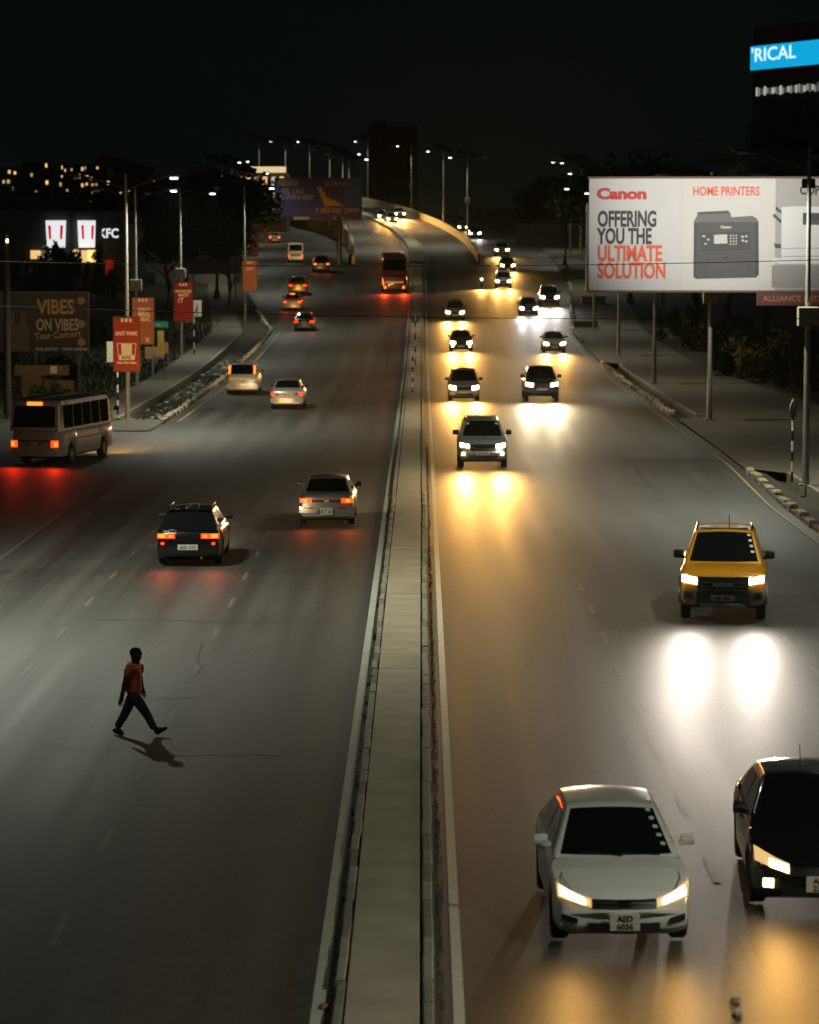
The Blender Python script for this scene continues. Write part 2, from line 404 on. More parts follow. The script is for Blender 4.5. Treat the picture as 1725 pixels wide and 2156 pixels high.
# litter and stones lying in the left drain
LIT = [mat('plastic_litter', (0.27, 0.30, 0.28), 0.5, var=0.3), mat('card_litter', (0.25, 0.20, 0.13), 0.8, var=0.3)]
mb = MB(); rnd = random.Random(3)
for i in range(300):
    Y = rnd.uniform(139, 205); x = rnd.uniform(-14.2, -12.85); s = rnd.uniform(.05, .22); z = T(Y) - .38 + rnd.uniform(0, .2)
    a = rnd.uniform(0, 6.3); c, q = math.cos(a) * s, math.sin(a) * s
    mb.add([(x - c, Y - q, z), (x + q, Y - c, z + rnd.uniform(-.05, .1)), (x + c, Y + q, z + .02), (x - q, Y + c, z + rnd.uniform(0, .12)), (x, Y, z + .1 * s)], [(0, 1, 4), (1, 2, 4), (2, 3, 4), (3, 0, 4)])
o = mb.build('litter', LIT[0], kind='stuff'); o['label'] = 'pale plastic litter lying in the roadside drain'

# ------------------------------------------------------------------ flyover
PARA = mat('parapet_concrete_headlit', (0.50, 0.36, 0.16), 0.8, var=0.2, scale=0.7, bump=0.2)  # yellow of passing headlights put into the concrete colour
DECKY = [335 + 5 * i for i in range(62)]
fly = empty('flyover'); tag(fly, 'concrete flyover ramp curving away over the crest', 'flyover')
rows = [[(CXF(Y) + x, Y, FLY(Y) + .02) for x in (-7.7, -4, -.8, .8, 4, 6.9)] for Y in DECKY]
MB().grid(rows).build('deck', ASPH, fly, smooth=True)
def wall_rows(x0, x1, top, base=-0.5, y0=335):
    return [[(CXF(Y) + x0, Y, T(Y) + base), (CXF(Y) + x0, Y, FLY(Y) + top), (CXF(Y) + x1, Y, FLY(Y) + top), (CXF(Y) + x1, Y, FLY(Y) + .0)] for Y in DECKY if Y >= y0]
MB().grid(wall_rows(-8.0, -7.65, 0.95)).build('parapet', PARA, fly)
MB().grid(wall_rows(7.2, 6.85, 1.05)).build('parapet', PARA, fly)
for x, s in ((-8.0, 1), (6.85, 1)):
    MB().box(x, x + .35, 334.4, 335.02, T(335) - .5, T(335) + .95).build('end_block', PARA, fly)
rows = [[(CXF(Y) - .75, Y, FLY(Y)), (CXF(Y) - .72, Y, FLY(Y) + .22), (CXF(Y) + .72, Y, FLY(Y) + .22), (CXF(Y) + .75, Y, FLY(Y))] for Y in DECKY]
MB().grid(rows).build('median', CONC, fly)
ribbon('edge_line', -1.2, -1.08, 335, 560, WPAINT, 0.026, f=FLY, cx=CXF, parent=fly); ribbon('edge_line', 1.0, 1.12, 335, 560, WPAINT, 0.026, f=FLY, cx=CXF, parent=fly)

# ------------------------------------------------------------------ solar street lamps
POLEH = 11.3
def lamp_parts(root, side, lit_other=False, energy=1.0, box=True, h=POLEH, arm=1.9, light=True, lens=.07, flood=False):
    MB().tube([(0, 0, 0), (0, 0, 1.0), (0, 0, h)], [0.13, 0.115, 0.065], 10).build('pole', STEEL, root, True)
    MB().box(-.24, .24, -.24, .24, 0, .05).build('base_plate', STEEL, root)
    for s in (-1, 1):
        a = MB().tube([(0, 0, h - .55), (s * .5, 0, h - .28), (s * arm, 0, h + .12)], [.05, .045, .04], 8).build('arm', DARKST, root, True)
        hd = MB().poly([(s * arm, h + .06), (s * (arm + .72), h + .15), (s * (arm + .72), h + .22), (s * arm, h + .2)], -.15, .15).build('lamp_head', DARKST, root)
        on = (s == side or lit_other) and lens > 0; lens_ = max(lens, .02)
        MB().box(min(s * (arm + .2), s * (arm + .54)), max(s * (arm + .2), s * (arm + .54)), -.10, .10, h + .075 - lens_, h + .075).build('lamp_lens', LAMPON if on else WHITE, hd)
        if light and s == side:
            spot('street_light', root, (s * (arm + .4), 0, h - .06), (0, -s * R(7), 0), P_STREET * energy, LEDC, 150, 0.75, 0.14)
    if flood:
        fl = MB().box(-.22, .22, .10, .34, h - 1.1, h - .78, .03).build('added_floodlight', DARKST, root); MB().box(-.18, .18, .34, .36, h - 1.07, h - .81).build('added_floodlight_glass', LAMPON, fl)  # unit added to this pole to brighten the billboard
        t = Vector((-.6, 26.2, .5)); sp = spot('added_flood_beam', root, (0, .45, h - .93), (0, 0, 0), P_ADDED_FLOOD, (1.0, .97, .93), 34, 1.0, .12); sp.rotation_euler = t.to_track_quat('-Z', 'Y').to_euler()
    a = R(20)
    MB().tube([(0, 0, h), (0, 0, h + .55)], .05, 8).build('panel_mast', STEEL, root)
    pm = MB(); pm.grid([[(-1.3, -.85 * math.cos(a), -.85 * math.sin(a)), (1.3, -.85 * math.cos(a), -.85 * math.sin(a))], [(-1.3, .85 * math.cos(a), .85 * math.sin(a)), (1.3, .85 * math.cos(a), .85 * math.sin(a))]])
    pm.grid([[(1.3, -.85 * math.cos(a), -.85 * math.sin(a) - .05), (-1.3, -.85 * math.cos(a), -.85 * math.sin(a) - .05)], [(1.3, .85 * math.cos(a), .85 * math.sin(a) - .05), (-1.3, .85 * math.cos(a), .85 * math.sin(a) - .05)]])
    p = pm.build('solar_panel', PANEL, root); p.location = (0, 0, h + .62); p.rotation_euler = (0, R(16), 0)
    if box: MB().box(-.34, .34, -.3, .22, 5.5, 6.15, .03).build('battery_box', BOXM, root)
BOXM = mat('battery_box_paint', (0.30, 0.26, 0.19), 0.6, var=0.15)
NTH = ['nearest the camera', 'second from the camera', 'third from the camera', 'fourth from the camera', 'fifth from the camera', 'sixth from the camera', 'seventh from the camera', 'eighth from the camera', 'ninth from the camera']
def lamp(loc, side, label, group, rz=0.0, **k):
    r = empty('street_lamp', loc, (0, 0, rz)); tag(r, label, 'street lamp', group); lamp_parts(r, side, **k); return r
RL = [(13.35, -12), (13.35, 25), (13.3, 63), (13.25, 99.8), (13.6, 137), (13.8, 172), (13.9, 205), (14.0, 236), (17.0, 290), (18.6, 340), (19.0, 372)]
for i, (x, y) in enumerate(RL):
    if i < 3: lab = ['solar street lamp behind the viewpoint on the verge', 'solar street lamp on the verge beside the black car', 'solar street lamp on the verge beside the yellow pickup'][i]
    elif i == 3: lab = 'tall twin-arm solar street lamp standing in front of the white billboard'
    else: lab = 'grey solar street lamp on the paved verge behind the billboard, %s there' % NTH[i - 4]
    lamp((x, y, T(y) + .05), -1, lab, 'lamps along the paved verge', energy=[2.5, .85, .75, 1.2, .3, .45, .45, .45, .45, .4, .4][i], box=True, lens=0 if i == 3 else .03, flood=(i == 3))
LL = [(-13.2, 12), (-13.4, 40), (-13.4, 68), (-13.9, 137), (-16.9, 172), (-16.9, 204), (-14.6, 240), (-17.8, 292), (-23.0, 330), (-25.5, 372), (-27.0, 415)]
LNAME = {3: 'solar street lamp carrying the large red chicken-shop panel', 4: 'solar street lamp behind the first red panel', 5: 'solar street lamp with the dark red panel above the round sign', 6: 'solar street lamp with the orange panel by the kerb bend'}
for i, (x, y) in enumerate(LL):
    if i < 3: lab = 'solar street lamp at the edge of the dark carriageway, %s' % NTH[i]
    else: lab = LNAME.get(i, 'slim street lamp beside the slip road, %s there' % NTH[i - 7])
    lamp((x, y, T(y) + .05), 1, lab, 'lamps along the left pavement', energy=[.02, .12, 2.1, 1.4, .5, .9, .7, .6, .6, .5, .4][i], box=i in (4, 5))
FLR = [382, 425, 470, 522]
for i, y in enumerate(FLR):
    lamp((CXF(y) + 7.45, y, FLY(y) - .3), -1, 'street lamp behind the outer flyover parapet, %s' % NTH[i], 'lamps along the flyover', energy=.55, box=i in (0,))
for i, y in enumerate([372, 405, 440, 478, 515, 550]):
    lamp((CXF(y) - 8.25, y, FLY(y) - .3), 1, 'street lamp behind the inner flyover parapet, %s' % NTH[i], 'lamps along the flyover', energy=.55, box=False)

# ------------------------------------------------------------------ vehicles
def paint(name, c, rough=0.32, metal=0.25): return mat('paint_' + name, c, rough, metal=metal, coat=0.7, var=0.05, scale=2)
HEADW = mat('headlight_warm', (0.9, 0.8, 0.6), 0.2, emit=(1.0, 0.72, 0.34), es=26)
HEADC = mat('headlight_cool', (0.9, 0.9, 0.9), 0.2, emit=(1.0, 0.90, 0.82), es=26)
HEADD = mat('headlight_lens', (0.55, 0.5, 0.4), 0.1, emit=(1.0, 0.58, 0.18), es=.75)
TAILON = mat('tail_light_on', (0.5, 0.03, 0.01), 0.3, emit=(1.0, 0.040, 0.005), es=3.0)
TAILHOT = mat('tail_light_hot', (0.6, 0.1, 0.02), 0.3, emit=(1.0, 0.17, 0.018), es=2.8)
TAILOFF = mat('tail_light_lens', (0.24, 0.012, 0.008), 0.2)
AMBER = mat('amber_lens', (0.5, 0.16, 0.02), 0.25)
STICK = mat('windscreen_sticker', (0.55, 0.60, 0.56), 0.6, var=0.05)
UNDER = mat('underbody', (0.01, 0.01, 0.01), 0.9)
WHEELS = {}
def wheel_data(r, wd):
    k = (round(r, 3), round(wd, 3))
    if k in WHEELS: return WHEELS[k]
    n = 24; prof = [(-wd / 2, r * .62), (-wd / 2, r * .9), (-wd / 2 + .03, r), (wd / 2 - .03, r), (wd / 2, r * .9), (wd / 2, r * .62)]
    rows = [[(x, q * math.cos(2 * math.pi * i / n), q * math.sin(2 * math.pi * i / n)) for i in range(n + 1)] for x, q in prof]
    ty = MB().grid(rows).build('tyre', RUBBER, None, True)
    mb = MB(); prof = [(wd / 2 - .015, r * .64), (wd / 2 - .03, r * .56), (wd / 2 - .08, r * .54), (wd / 2 - .09, 0.001)]
    mb.grid([[(x, q * math.cos(2 * math.pi * i / n), q * math.sin(2 * math.pi * i / n)) for i in range(n + 1)] for x, q in prof])
    for i in range(5):
        a = 2 * math.pi * i / 5; c, s = math.cos(a), math.sin(a); p = []
        for q, hw in ((.02, .05), (r * .58, .035)):
            p += [(wd / 2 - .02, q * c - hw * s, q * s + hw * c), (wd / 2 - .02, q * c + hw * s, q * s - hw * c)]
        q = [(x - .06, y, z) for x, y, z in p]
        mb.add(p + q, [(0, 1, 3, 2), (0, 2, 6, 4), (1, 5, 7, 3), (2, 3, 7, 6)])
    rm = mb.build('rim', RIM, None, True)
    WHEELS[k] = (ty.data, rm.data); bpy.data.objects.remove(ty); bpy.data.objects.remove(rm)
    return WHEELS[k]

SP = {}
SP['sedan'] = dict(L=4.55, W=1.70, gc=.2, fa=1.38, ra=-1.32, r=.315, belt=.93, bow=.24,
    top=[(-2.275, .56), (-2.25, .72), (-2.2, .90), (-2.1, .98), (-1.55, 1.01), (0, .94), (1.1, .93), (1.5, .875), (1.85, .79), (2.1, .70), (2.22, .60), (2.275, .48)],
    cab=[(1.06, .93), (.28, 1.43), (-.95, 1.42), (-1.68, 1.0)], wr=.575, wb=.80, rw=(.08, .86), side=[(.72, -.22), (-.30, -1.12)])
SP['boxsedan'] = dict(L=4.3, W=1.67, gc=.21, fa=1.28, ra=-1.15, r=.295, belt=.90, bow=.10,
    top=[(-2.15, .52), (-2.14, .70), (-2.12, .88), (-2.05, .94), (-1.5, .96), (0, .90), (1.0, .89), (1.7, .78), (2.0, .72), (2.1, .62), (2.15, .5)],
    cab=[(.95, .89), (.30, 1.36), (-.95, 1.35), (-1.55, .95)], wr=.58, wb=.78, rw=(.08, .90), side=[(.68, -.25), (-.33, -1.1)])
SP['wagon'] = dict(L=4.3, W=1.70, gc=.2, fa=1.30, ra=-1.22, r=.305, belt=.92, bow=.14,
    top=[(-2.15, .52), (-2.14, .66), (-2.11, .86), (-2.03, .96), (-1.5, .96), (0, .92), (1.0, .91), (1.6, .82), (1.95, .73), (2.08, .62), (2.15, .48)],
    cab=[(.98, .91), (.32, 1.40), (-1.35, 1.41), (-2.0, .95)], wr=.57, wb=.79, rw=(.06, .92), side=[(.68, -.2), (-.28, -1.0), (-1.08, -1.55)])
SP['mpv'] = dict(L=4.4, W=1.70, gc=.19, fa=1.42, ra=-1.35, r=.305, belt=.98, bow=.20,
    top=[(-2.2, .5), (-2.19, .75), (-2.17, .95), (-2.1, 1.02), (0, .99), (1.25, .98), (1.7, .88), (2.0, .76), (2.13, .64), (2.2, .48)],
    cab=[(1.38, .98), (.45, 1.56), (-1.75, 1.60), (-2.1, 1.02)], wr=.61, wb=.80, rw=(.10, .92), side=[(.92, -.1), (-.2, -1.1), (-1.18, -1.8)])
SP['suv'] = dict(L=4.75, W=1.86, gc=.32, fa=1.42, ra=-1.42, r=.385, belt=1.12, bow=.20,
    top=[(-2.37, .62), (-2.36, .90), (-2.33, 1.08), (-2.25, 1.15), (0, 1.12), (1.1, 1.12), (1.75, 1.05), (2.1, .95), (2.27, .82), (2.37, .60)],
    cab=[(1.10, 1.12), (.42, 1.72), (-1.9, 1.74), (-2.26, 1.15)], wr=.64, wb=.86, rw=(.10, .9), side=[(.72, -.2), (-.32, -1.2), (-1.28, -1.95)])
SP['pickup'] = dict(L=5.3, W=1.86, gc=.36, fa=1.68, ra=-1.54, r=.40, belt=1.15, bow=.20,
    top=[(-2.65, .60), (-2.64, 1.0), (-2.6, 1.12), (-1.2, 1.14), (0, 1.15), (1.35, 1.16), (2.0, 1.13), (2.4, 1.08), (2.58, .98), (2.65, .68)],
    cab=[(1.36, 1.16), (.62, 1.79), (-.80, 1.80), (-1.22, 1.16)], wr=.64, wb=.85, rw=(.12, .85), side=[(.95, .0), (-.1, -.82)])
SP['minibus'] = dict(L=6.9, W=2.05, gc=.34, fa=2.0, ra=-1.85, r=.40, belt=1.42, bow=.16,
    top=[(-3.45, .62), (-3.44, 1.2), (-3.42, 1.36), (-3.36, 1.42), (3.2, 1.42), (3.36, 1.34), (3.43, 1.1), (3.45, .7)],
    cab=[(3.30, 1.40), (2.75, 2.42), (2.3, 2.56), (-3.05, 2.56), (-3.22, 2.42), (-3.40, 1.40)], wr=.93, wb=1.0, rw=(.08, .88), side=[(2.6, 1.62), (1.5, .55), (.45, -.50), (-.6, -1.55), (-1.65, -2.7)], rwk=4)
SP['coach'] = dict(L=11.5, W=2.5, gc=.34, fa=3.3, ra=-2.7, r=.5, belt=1.75, bow=.25,
    top=[(-5.75, .6), (-5.74, 1.4), (-5.7, 1.7), (-5.6, 1.76), (5.4, 1.76), (5.65, 1.6), (5.75, .8)],
    cab=[(5.55, 1.75), (5.0, 3.2), (4.4, 3.48), (-5.0, 3.5), (-5.3, 3.38), (-5.62, 1.75)], wr=1.14, wb=1.24, rw=(.06, .72), side=[(4.6, 2.8), (2.7, .9), (.8, -1.0), (-1.1, -2.9), (-3.0, -4.8)], rwk=4)

class Car:
    def __init__(s, name, kind, p, label, cat, group, loc, rz, pitch=0.0, scale=1.0, mm=None):
        s.mm = mm or BLACK
        s.k = SP[kind]; s.p = p; k = s.k
        s.root = empty(name, loc, (pitch, 0, rz)); s.root.scale = (scale, scale, scale)
        tag(s.root, label, cat, group)
        s.zc = lambda y: lerp_tab(k['top'], y)
        s.body(); s.cabin(); s.wheels(); s.mirrors()
    def hwy(s, y):
        k = s.k; hl = k['L'] / 2; t = max(0, (abs(y) - hl + .9) / .9)
        return k['W'] / 2 * (1 - .10 * t * t)
    def bowed(s, x, y):
        k = s.k; hl = k['L'] / 2; hw = k['W'] / 2
        t = max(0, (abs(y) - hl + .8) / .8); b = k['bow'] if y > 0 else k['bow'] * .55
        return y - math.copysign(b * t * (abs(x) / hw) ** 2.2, y)
    def body(s):
        k = s.k; hl = k['L'] / 2
        ys = set([-hl, -hl + .015, -hl + .05, -hl + .1, -hl + .18, hl, hl - .015, hl - .05, hl - .1, hl - .18])
        y = -hl + .25
        while y < hl - .2: ys.add(round(y, 3)); y += .22
        ra = k['r'] + .055
        for a in (k['fa'], k['ra']):
            for i in range(-7, 8): ys.add(round(a + ra * math.sin(i / 7 * math.pi / 2) * 1.0001, 3))
        for (yy, zz) in k['top']: ys.add(round(yy, 3))
        rows = []
        for y in sorted(ys):
            zt = s.zc(y); e = max(0, (abs(y) - hl + .25) / .25); zb = k['gc'] + .10 * e * e; w_ = s.hwy(y)
            for a in (k['fa'], k['ra']):
                d = abs(y - a)
                if d < ra: zb = max(zb, min(k['r'] + math.sqrt(ra * ra - d * d), zt - .1))
            h = zt - zb; cr = .035 if y > -hl + .1 else .01
            half = [(0, zb), (w_ * .80, zb), (w_ * .955, zb + min(.03, h * .1)), (w_ * .985, zb + h * .18), (w_, zb + h * .42), (w_ * .995, zb + h * .62), (w_ * .975, zb + h * .80), (w_ * .945, zb + h * .92), (w_ * .90, zt - .018), (w_ * .83, zt + cr * .12), (w_ * .6, zt + cr * .6), (w_ * .3, zt + cr * .9), (0, zt + cr)]
            ring = half + [(-x, z) for x, z in half[-2:0:-1]]
            rows.append([(x, s.bowed(x, y), z) for x, z in ring + ring[:1]])
        mb = MB().grid(rows)
        n = len(rows[0])
        for base in (0, (len(rows) - 1) * n):
            f = [tuple(base + i for i in range(n - 1))]
            mb.f += f
        s.bodyo = mb.build('body', s.p, s.root, True, ang=62)
        MB().box(-k['W'] * .40, k['W'] * .40, -hl + .5, hl - .5, k['gc'] - .06, k['gc'] + .12).build('underbody', UNDER, s.root)
    def hw(s, z):
        k = s.k; zr = max(q[1] for q in k['cab']); return k['wb'] + (k['wr'] - k['wb']) * max(0, (z - k['belt']) / (zr - k['belt']))
    def prof(s):
        k = s.k; c = k['cab']; P = []
        for i in range(len(c) - 1):
            n = 8 if i in (0, len(c) - 2) else 6
            for j in range(n): P.append((i + j / n))
        P.append(len(c) - 1); return P
    def cpt(s, t):
        c = s.k['cab']; i = min(int(t), len(c) - 2); f = t - i
        p = (c[i][0] + (c[i + 1][0] - c[i][0]) * f, c[i][1] + (c[i + 1][1] - c[i][1]) * f)
        # round the corners of the glasshouse a little
        for j in range(1, len(c) - 1):
            d = abs(t - j)
            if d < .25:
                a, b, m = c[j - 1], c[j + 1], c[j]; q = (1 - d / .25) ** 2 * .045
                p = (p[0] + (((a[0] + b[0]) / 2) - m[0]) * q * .3, p[1] + (((a[1] + b[1]) / 2) - m[1]) * q)
        return p
    def shell(s, t, u, off=0.0):
        c = s.k['cab']; n = len(c) - 1; y, z = s.cpt(t)
        yb = lerp_tab([(0, .13), (1, .07), (n - 1, -.05), (n, -.10)], t); zb = lerp_tab([(0, .0), (1, .04), (n - 1, .04), (n, 0)], t)
        q = 1 - u * u
        if off:
            y2, z2 = s.cpt(min(t + .02, n)); y1, z1 = s.cpt(max(t - .02, 0)); d = Vector((0, y2 - y1, z2 - z1)).normalized()
            nn = Vector((0, -d.z, d.y)) if d.y < 0 else Vector((0, d.z, -d.y))
            if nn.z < 0: nn = -nn
            y += nn.y * off; z += nn.z * off
        return (u * s.hw(z) * .95, y + yb * q, z + zb * q)
    def cabin(s):
        k = s.k; P = s.prof(); US = [-1, -.75, -.5, -.25, 0, .25, .5, .75, 1]
        mb = MB(); mb.grid([[s.shell(t, u) for u in US] for t in P])
        for sg in (-1, 1):
            rows = []
            for t in P:
                y, z = s.cpt(t); z2 = max(z - .045, k['belt'] - .05); zb = k['belt'] - .06
                rows.append([s.shell(t, sg), (sg * s.hw(z2), y, z2), (sg * s.hw(zb), y, min(zb, z2))])
            mb.grid(rows)
        s.cab = mb.build('cabin', s.p, s.root, True, ang=50)
        n = len(k['cab']) - 1
        ws = MB().grid([[s.shell(.07 + .87 * i / 8, -.93 + 1.86 * j / 12, .008) for j in range(13)] for i in range(9)])
        s.ws = ws.build('windscreen', GLASS, s.root, True)
        a, b = k['rw']; t0 = k.get('rwk', n - 1)
        rw = MB().grid([[s.shell(t0 + a + (b - a) * i / 6, -.92 + 1.84 * j / 10, .008) for j in range(11)] for i in range(7)])
        rw.build('rear_window', GLASS, s.root, True)
        ztab = sorted((s.cpt(t) for t in P))
        for sg in (-1, 1):
            for (y0, y1) in k['side']:
                rows = []
                for i in range(9):
                    y = y0 + (y1 - y0) * i / 8; zt = max(lerp_tab(ztab, y) - .085, k['belt'] + .05); zb = k['belt'] + .035
                    rows.append([(sg * (s.hw(zb + (zt - zb) * j / 3) + .007), y, zb + (zt - zb) * j / 3) for j in range(4)])
                MB().grid(rows).build('side_window', GLASS, s.root, True)
    def wheels(s):
        k = s.k; ty, rm = wheel_data(k['r'], .21 if k['W'] < 2 else .26)
        for y in (k['fa'], k['ra']):
            for sg in (-1, 1):
                t = share('wheel', ty, None, s.root, (sg * (k['W'] / 2 - .125), y, k['r']), (0, 0, 0 if sg > 0 else math.pi)); share('rim', rm, None, t)
    def mirrors(s, m=None):
        k = s.k; y = k['cab'][0][0] - .32; z = k['belt'] + .10; x = k['wb'] + .03
        if k['W'] > 2: y = k['cab'][0][0] - .1; z = k['belt'] + .45
        big = 1.25 if k['W'] > 1.8 else 1.0
        for sg in (-1, 1):
            mb = MB(); n = 8; rows = []
            for i in range(5):
                f = i / 4; c = .75 + .25 * math.sin(math.pi * (.25 + .6 * f)); rows.append([(sg * (x + .005 + .165 * big * f), y + .055 * math.cos(a) * c, z + .06 * big + .075 * big * math.sin(a) * c) for a in [2 * math.pi * j / n for j in range(n + 1)]])
            mb.grid(rows); mb.f.append(tuple(range(n))); mb.f.append(tuple(4 * (n + 1) + j for j in range(n)))
            mb.box(min(sg * (x - .04), sg * (x + .07)), max(sg * (x - .04), sg * (x + .07)), y - .02, y + .03, z - .02, z + .04)
            mb.build('mirror', s.mm if hasattr(s, 'mm') else BLACK, s.root, True)
    # panels that follow the nose or the tail
    def end_y(s, x, z, front):
        k = s.k; hl = k['L'] / 2; tp = k['top'] if front else [(-a, b) for a, b in reversed(k['top'])]
        y = hl; z = z - .036 * (1 - min(1, abs(x) / (.88 * k['W'] / 2)) ** 2) * (1 if front else .3)
        for (a, b), (c, d) in zip(tp[::-1], tp[::-1][1:]):
            lo, hi = b, d
            if z <= b: y = a; break
            if b <= z <= d and d > b: y = a + (c - a) * (z - b) / (d - b); break
        y = max(y, hl - .45)
        return s.bowed(x, y if front else -y)
    def panel(s, name, x0, x1, zb, zt, m, front=True, proud=.012, n=6, parent=None, depth=.06):
        sg = 1 if front else -1; A = []; B = []
        for i in range(n + 1):
            f = i / n; x = x0 + (x1 - x0) * f; b = zb[0] + (zb[1] - zb[0]) * f; t = zt[0] + (zt[1] - zt[0]) * f
            A.append([(x, s.end_y(x, z, front) + sg * proud, z) for z in (b, b + (t - b) * .33, b + (t - b) * .67, t)])
        mb = MB().grid(A); nb = len(mb.v); mb.v += [(x, y - sg * depth, z) for x, y, z in mb.v]
        w4 = 4; edge = [i * w4 for i in range(n + 1)] + [n * w4 + j for j in range(1, 4)] + [i * w4 + 3 for i in range(n - 1, -1, -1)] + [j for j in (2, 1)]
        for a, b in zip(edge, edge[1:] + edge[:1]): mb.f.append((a, b, b + nb, a + nb))
        return mb.build(name, m, parent or s.root, True, ang=60)
    def pair(s, name, x0, x1, zb, zt, m, front=True, **q):
        return [s.panel(name, sg * x0, sg * x1, zb, zt, m, front, **q) for sg in (1, -1)]
    def plate(s, z, front, txt=None, m=None, w_=.5, h=.115, two=None, proud=.03):
        y = s.end_y(0, z, front) + (proud if front else -proud)
        sg = 1 if front else -1
        o = MB().box(-w_ / 2, w_ / 2, min(y, y - sg * .02), max(y, y - sg * .02), z - h / 2, z + h / 2).build('number_plate', m or PLATE, s.root)
        rot = (math.pi / 2, 0, math.pi) if front else (math.pi / 2, 0, 0)
        if txt and not two: text('lettering', txt, h * .85, INK, o, (0, y + sg * .004, z - h * .30), rot, .85, .002, 'CENTER')
        if two:
            text('lettering', two[0], h * .5, INK, o, (0, y + sg * .004, z + h * .06), rot, 1.0, .003, 'CENTER'); text('lettering', two[1], h * .5, INK, o, (0, y + sg * .004, z - h * .42), rot, 1.0, .003, 'CENTER')
        return o
    def head_beams(s, x, z, power=1.0, color=WARM, down=1.6, size=36, radius=.08):
        for sg in (-1, 1):
            y = s.end_y(x, z, True) + .06
            spot('headlight_beam', s.root, (sg * x, y, z), (R(90 - down), 0, 0), P_HEAD * power, color, 165, .4, radius, lobe=size * .22)
    def tail_beams(s, x, z, power=1.0, color=(1.0, .07, .012)):
        for sg in (-1, 1):
            y = s.end_y(x, z, False) - .05
            spot('tail_beam', s.root, (sg * x, y, z), (R(-88), 0, 0), P_TAIL * power, color, 140, .8, .08)

VN = 0
def place(kind, x, y, away, f=T, yaw=0.0):
    P = G(x, y, f); k = SP[kind]; d = k['fa'] if not away else -k['ra']
    cy_ = P.y + d; sl = slope(cy_, f)
    rz = (0 if away else math.pi) + yaw
    return (P.x + (-math.sin(yaw) * d if away else math.sin(-yaw) * -d * 0), cy_, f(cy_) + .006), rz, math.atan(sl) * (1 if away else -1)

GRP_ON = 'cars coming towards the camera'; GRP_AW = 'cars driving away'
def generic_front(c, kind, lens=HEADW, warm=WARM, power=1.0, fog=False, plate=True, dark=False):
    k = c.k; W2 = k['W'] / 2; z0 = {'sedan': .64, 'boxsedan': .62, 'wagon': .62, 'mpv': .68, 'suv': .82, 'pickup': .90}[kind]; hl = k['L'] / 2
    c.pair('headlight', W2 * .50, W2 * .92, (z0 - .09, z0 - .04), (z0 + .09, z0 + .14), lens)
    c.panel('grille', -W2 * .46, W2 * .46, (z0 - .10, z0 - .10), (z0 + .05, z0 + .05), BLACK)
    c.panel('intake', -W2 * .55, W2 * .55, (k['gc'] + .12, k['gc'] + .12), (k['gc'] + .24, k['gc'] + .24), BLACK)
    if plate: c.plate(z0 - .22, True)
    if fog: c.pair('fog_lamp', W2 * .66, W2 * .80, (k['gc'] + .14, k['gc'] + .14), (k['gc'] + .25, k['gc'] + .25), lens)
    if power: c.head_beams(W2 * .72, z0 + .02, power, warm)
def generic_rear(c, kind, lens=TAILON, power=1.0, high=False, hot=None, plate=True):
    k = c.k; W2 = k['W'] / 2; z0 = {'sedan': .80, 'boxsedan': .78, 'wagon': .78, 'mpv': .85, 'suv': .95, 'pickup': .95}[kind]
    a = c.pair('tail_light', W2 * .56, W2 * .92, (z0 - .08, z0 - .08), (z0 + .07, z0 + .05), lens, front=False)
    if hot: c.pair('tail_lamp_core', W2 * .72, W2 * .88, (z0 - .05, z0 - .05), (z0 + .03, z0 + .03), hot, front=False, proud=.018)
    c.panel('bumper', -W2 * .93, W2 * .93, (k['gc'] + .12, k['gc'] + .12), (k['gc'] + .34, k['gc'] + .34), c.p, front=False, proud=.05, n=8, depth=.12)
    if plate: c.plate(z0 - .02, False, None, PLATEY, .46, .12)
    if power: c.tail_beams(W2 * .74, z0, power)

# --- the white saloon in front
loc, rz, pt = place('sedan', 1297, 1975, False)
c = Car('saloon_car', 'sedan', paint('pearl_white', (0.80, 0.78, 0.71), .28, .0), 'white saloon with bright headlights and round windscreen stickers, in the near corner lane', 'car', GRP_ON, loc, rz + R(1.2), 0, .985, mm=paint('pearl_white', (1, 1, 1)))
c.pair('headlight', .40, .79, (.565, .655), (.655, .775), HEADD); lens = c.pair('headlight_core', .47, .76, (.60, .675), (.655, .755), HEADW, proud=.02)
c.panel('grille', -.385, .385, (.555, .555), (.655, .655), BLACK, n=10)
e = c.panel('emblem', -.075, .075, (.585, .585), (.645, .645), CHROME, proud=.03)
c.panel('grille_bar', -.36, .36, (.598, .598), (.61, .61), mat('dark_chrome', (.12, .12, .12), .2, metal=.9), proud=.02, n=10)
c.panel('lower_intake', -.43, .43, (.27, .27), (.375, .375), BLACK, n=10)
c.pair('fog_recess', .56, .745, (.36, .385), (.42, .47), BLACK)
c.plate(.40, True, two=('AED', '6036'), w_=.36, h=.2, proud=.035)
for i in range(5):
    t = .94 - .16 * i - .05; u = -.80 - 0.012 * i
    p = Vector(c.shell(t, u, .016)); q = Vector(c.shell(t - .02, u, .016)); d = (p - q).normalized(); xx = Vector((1, 0, 0)); r_ = .034
    MB().add([p + (xx * math.cos(a) + d * math.sin(a)) * r_ for a in [2 * math.pi * j / 12 for j in range(12)]], [tuple(range(12))]).build('sticker', STICK, c.ws)
c.pair('wiper', .05, .55, (.955, .955), (.97, .965), BLACK) if False else None
MB().tube([c.shell(.05, -.1, .02), c.shell(.10, .62, .02)], .010, 5).build('wiper', BLACK, c.ws); MB().tube([c.shell(.05, -.72, .02), c.shell(.09, -.06, .02)], .010, 5).build('wiper', BLACK, c.ws)
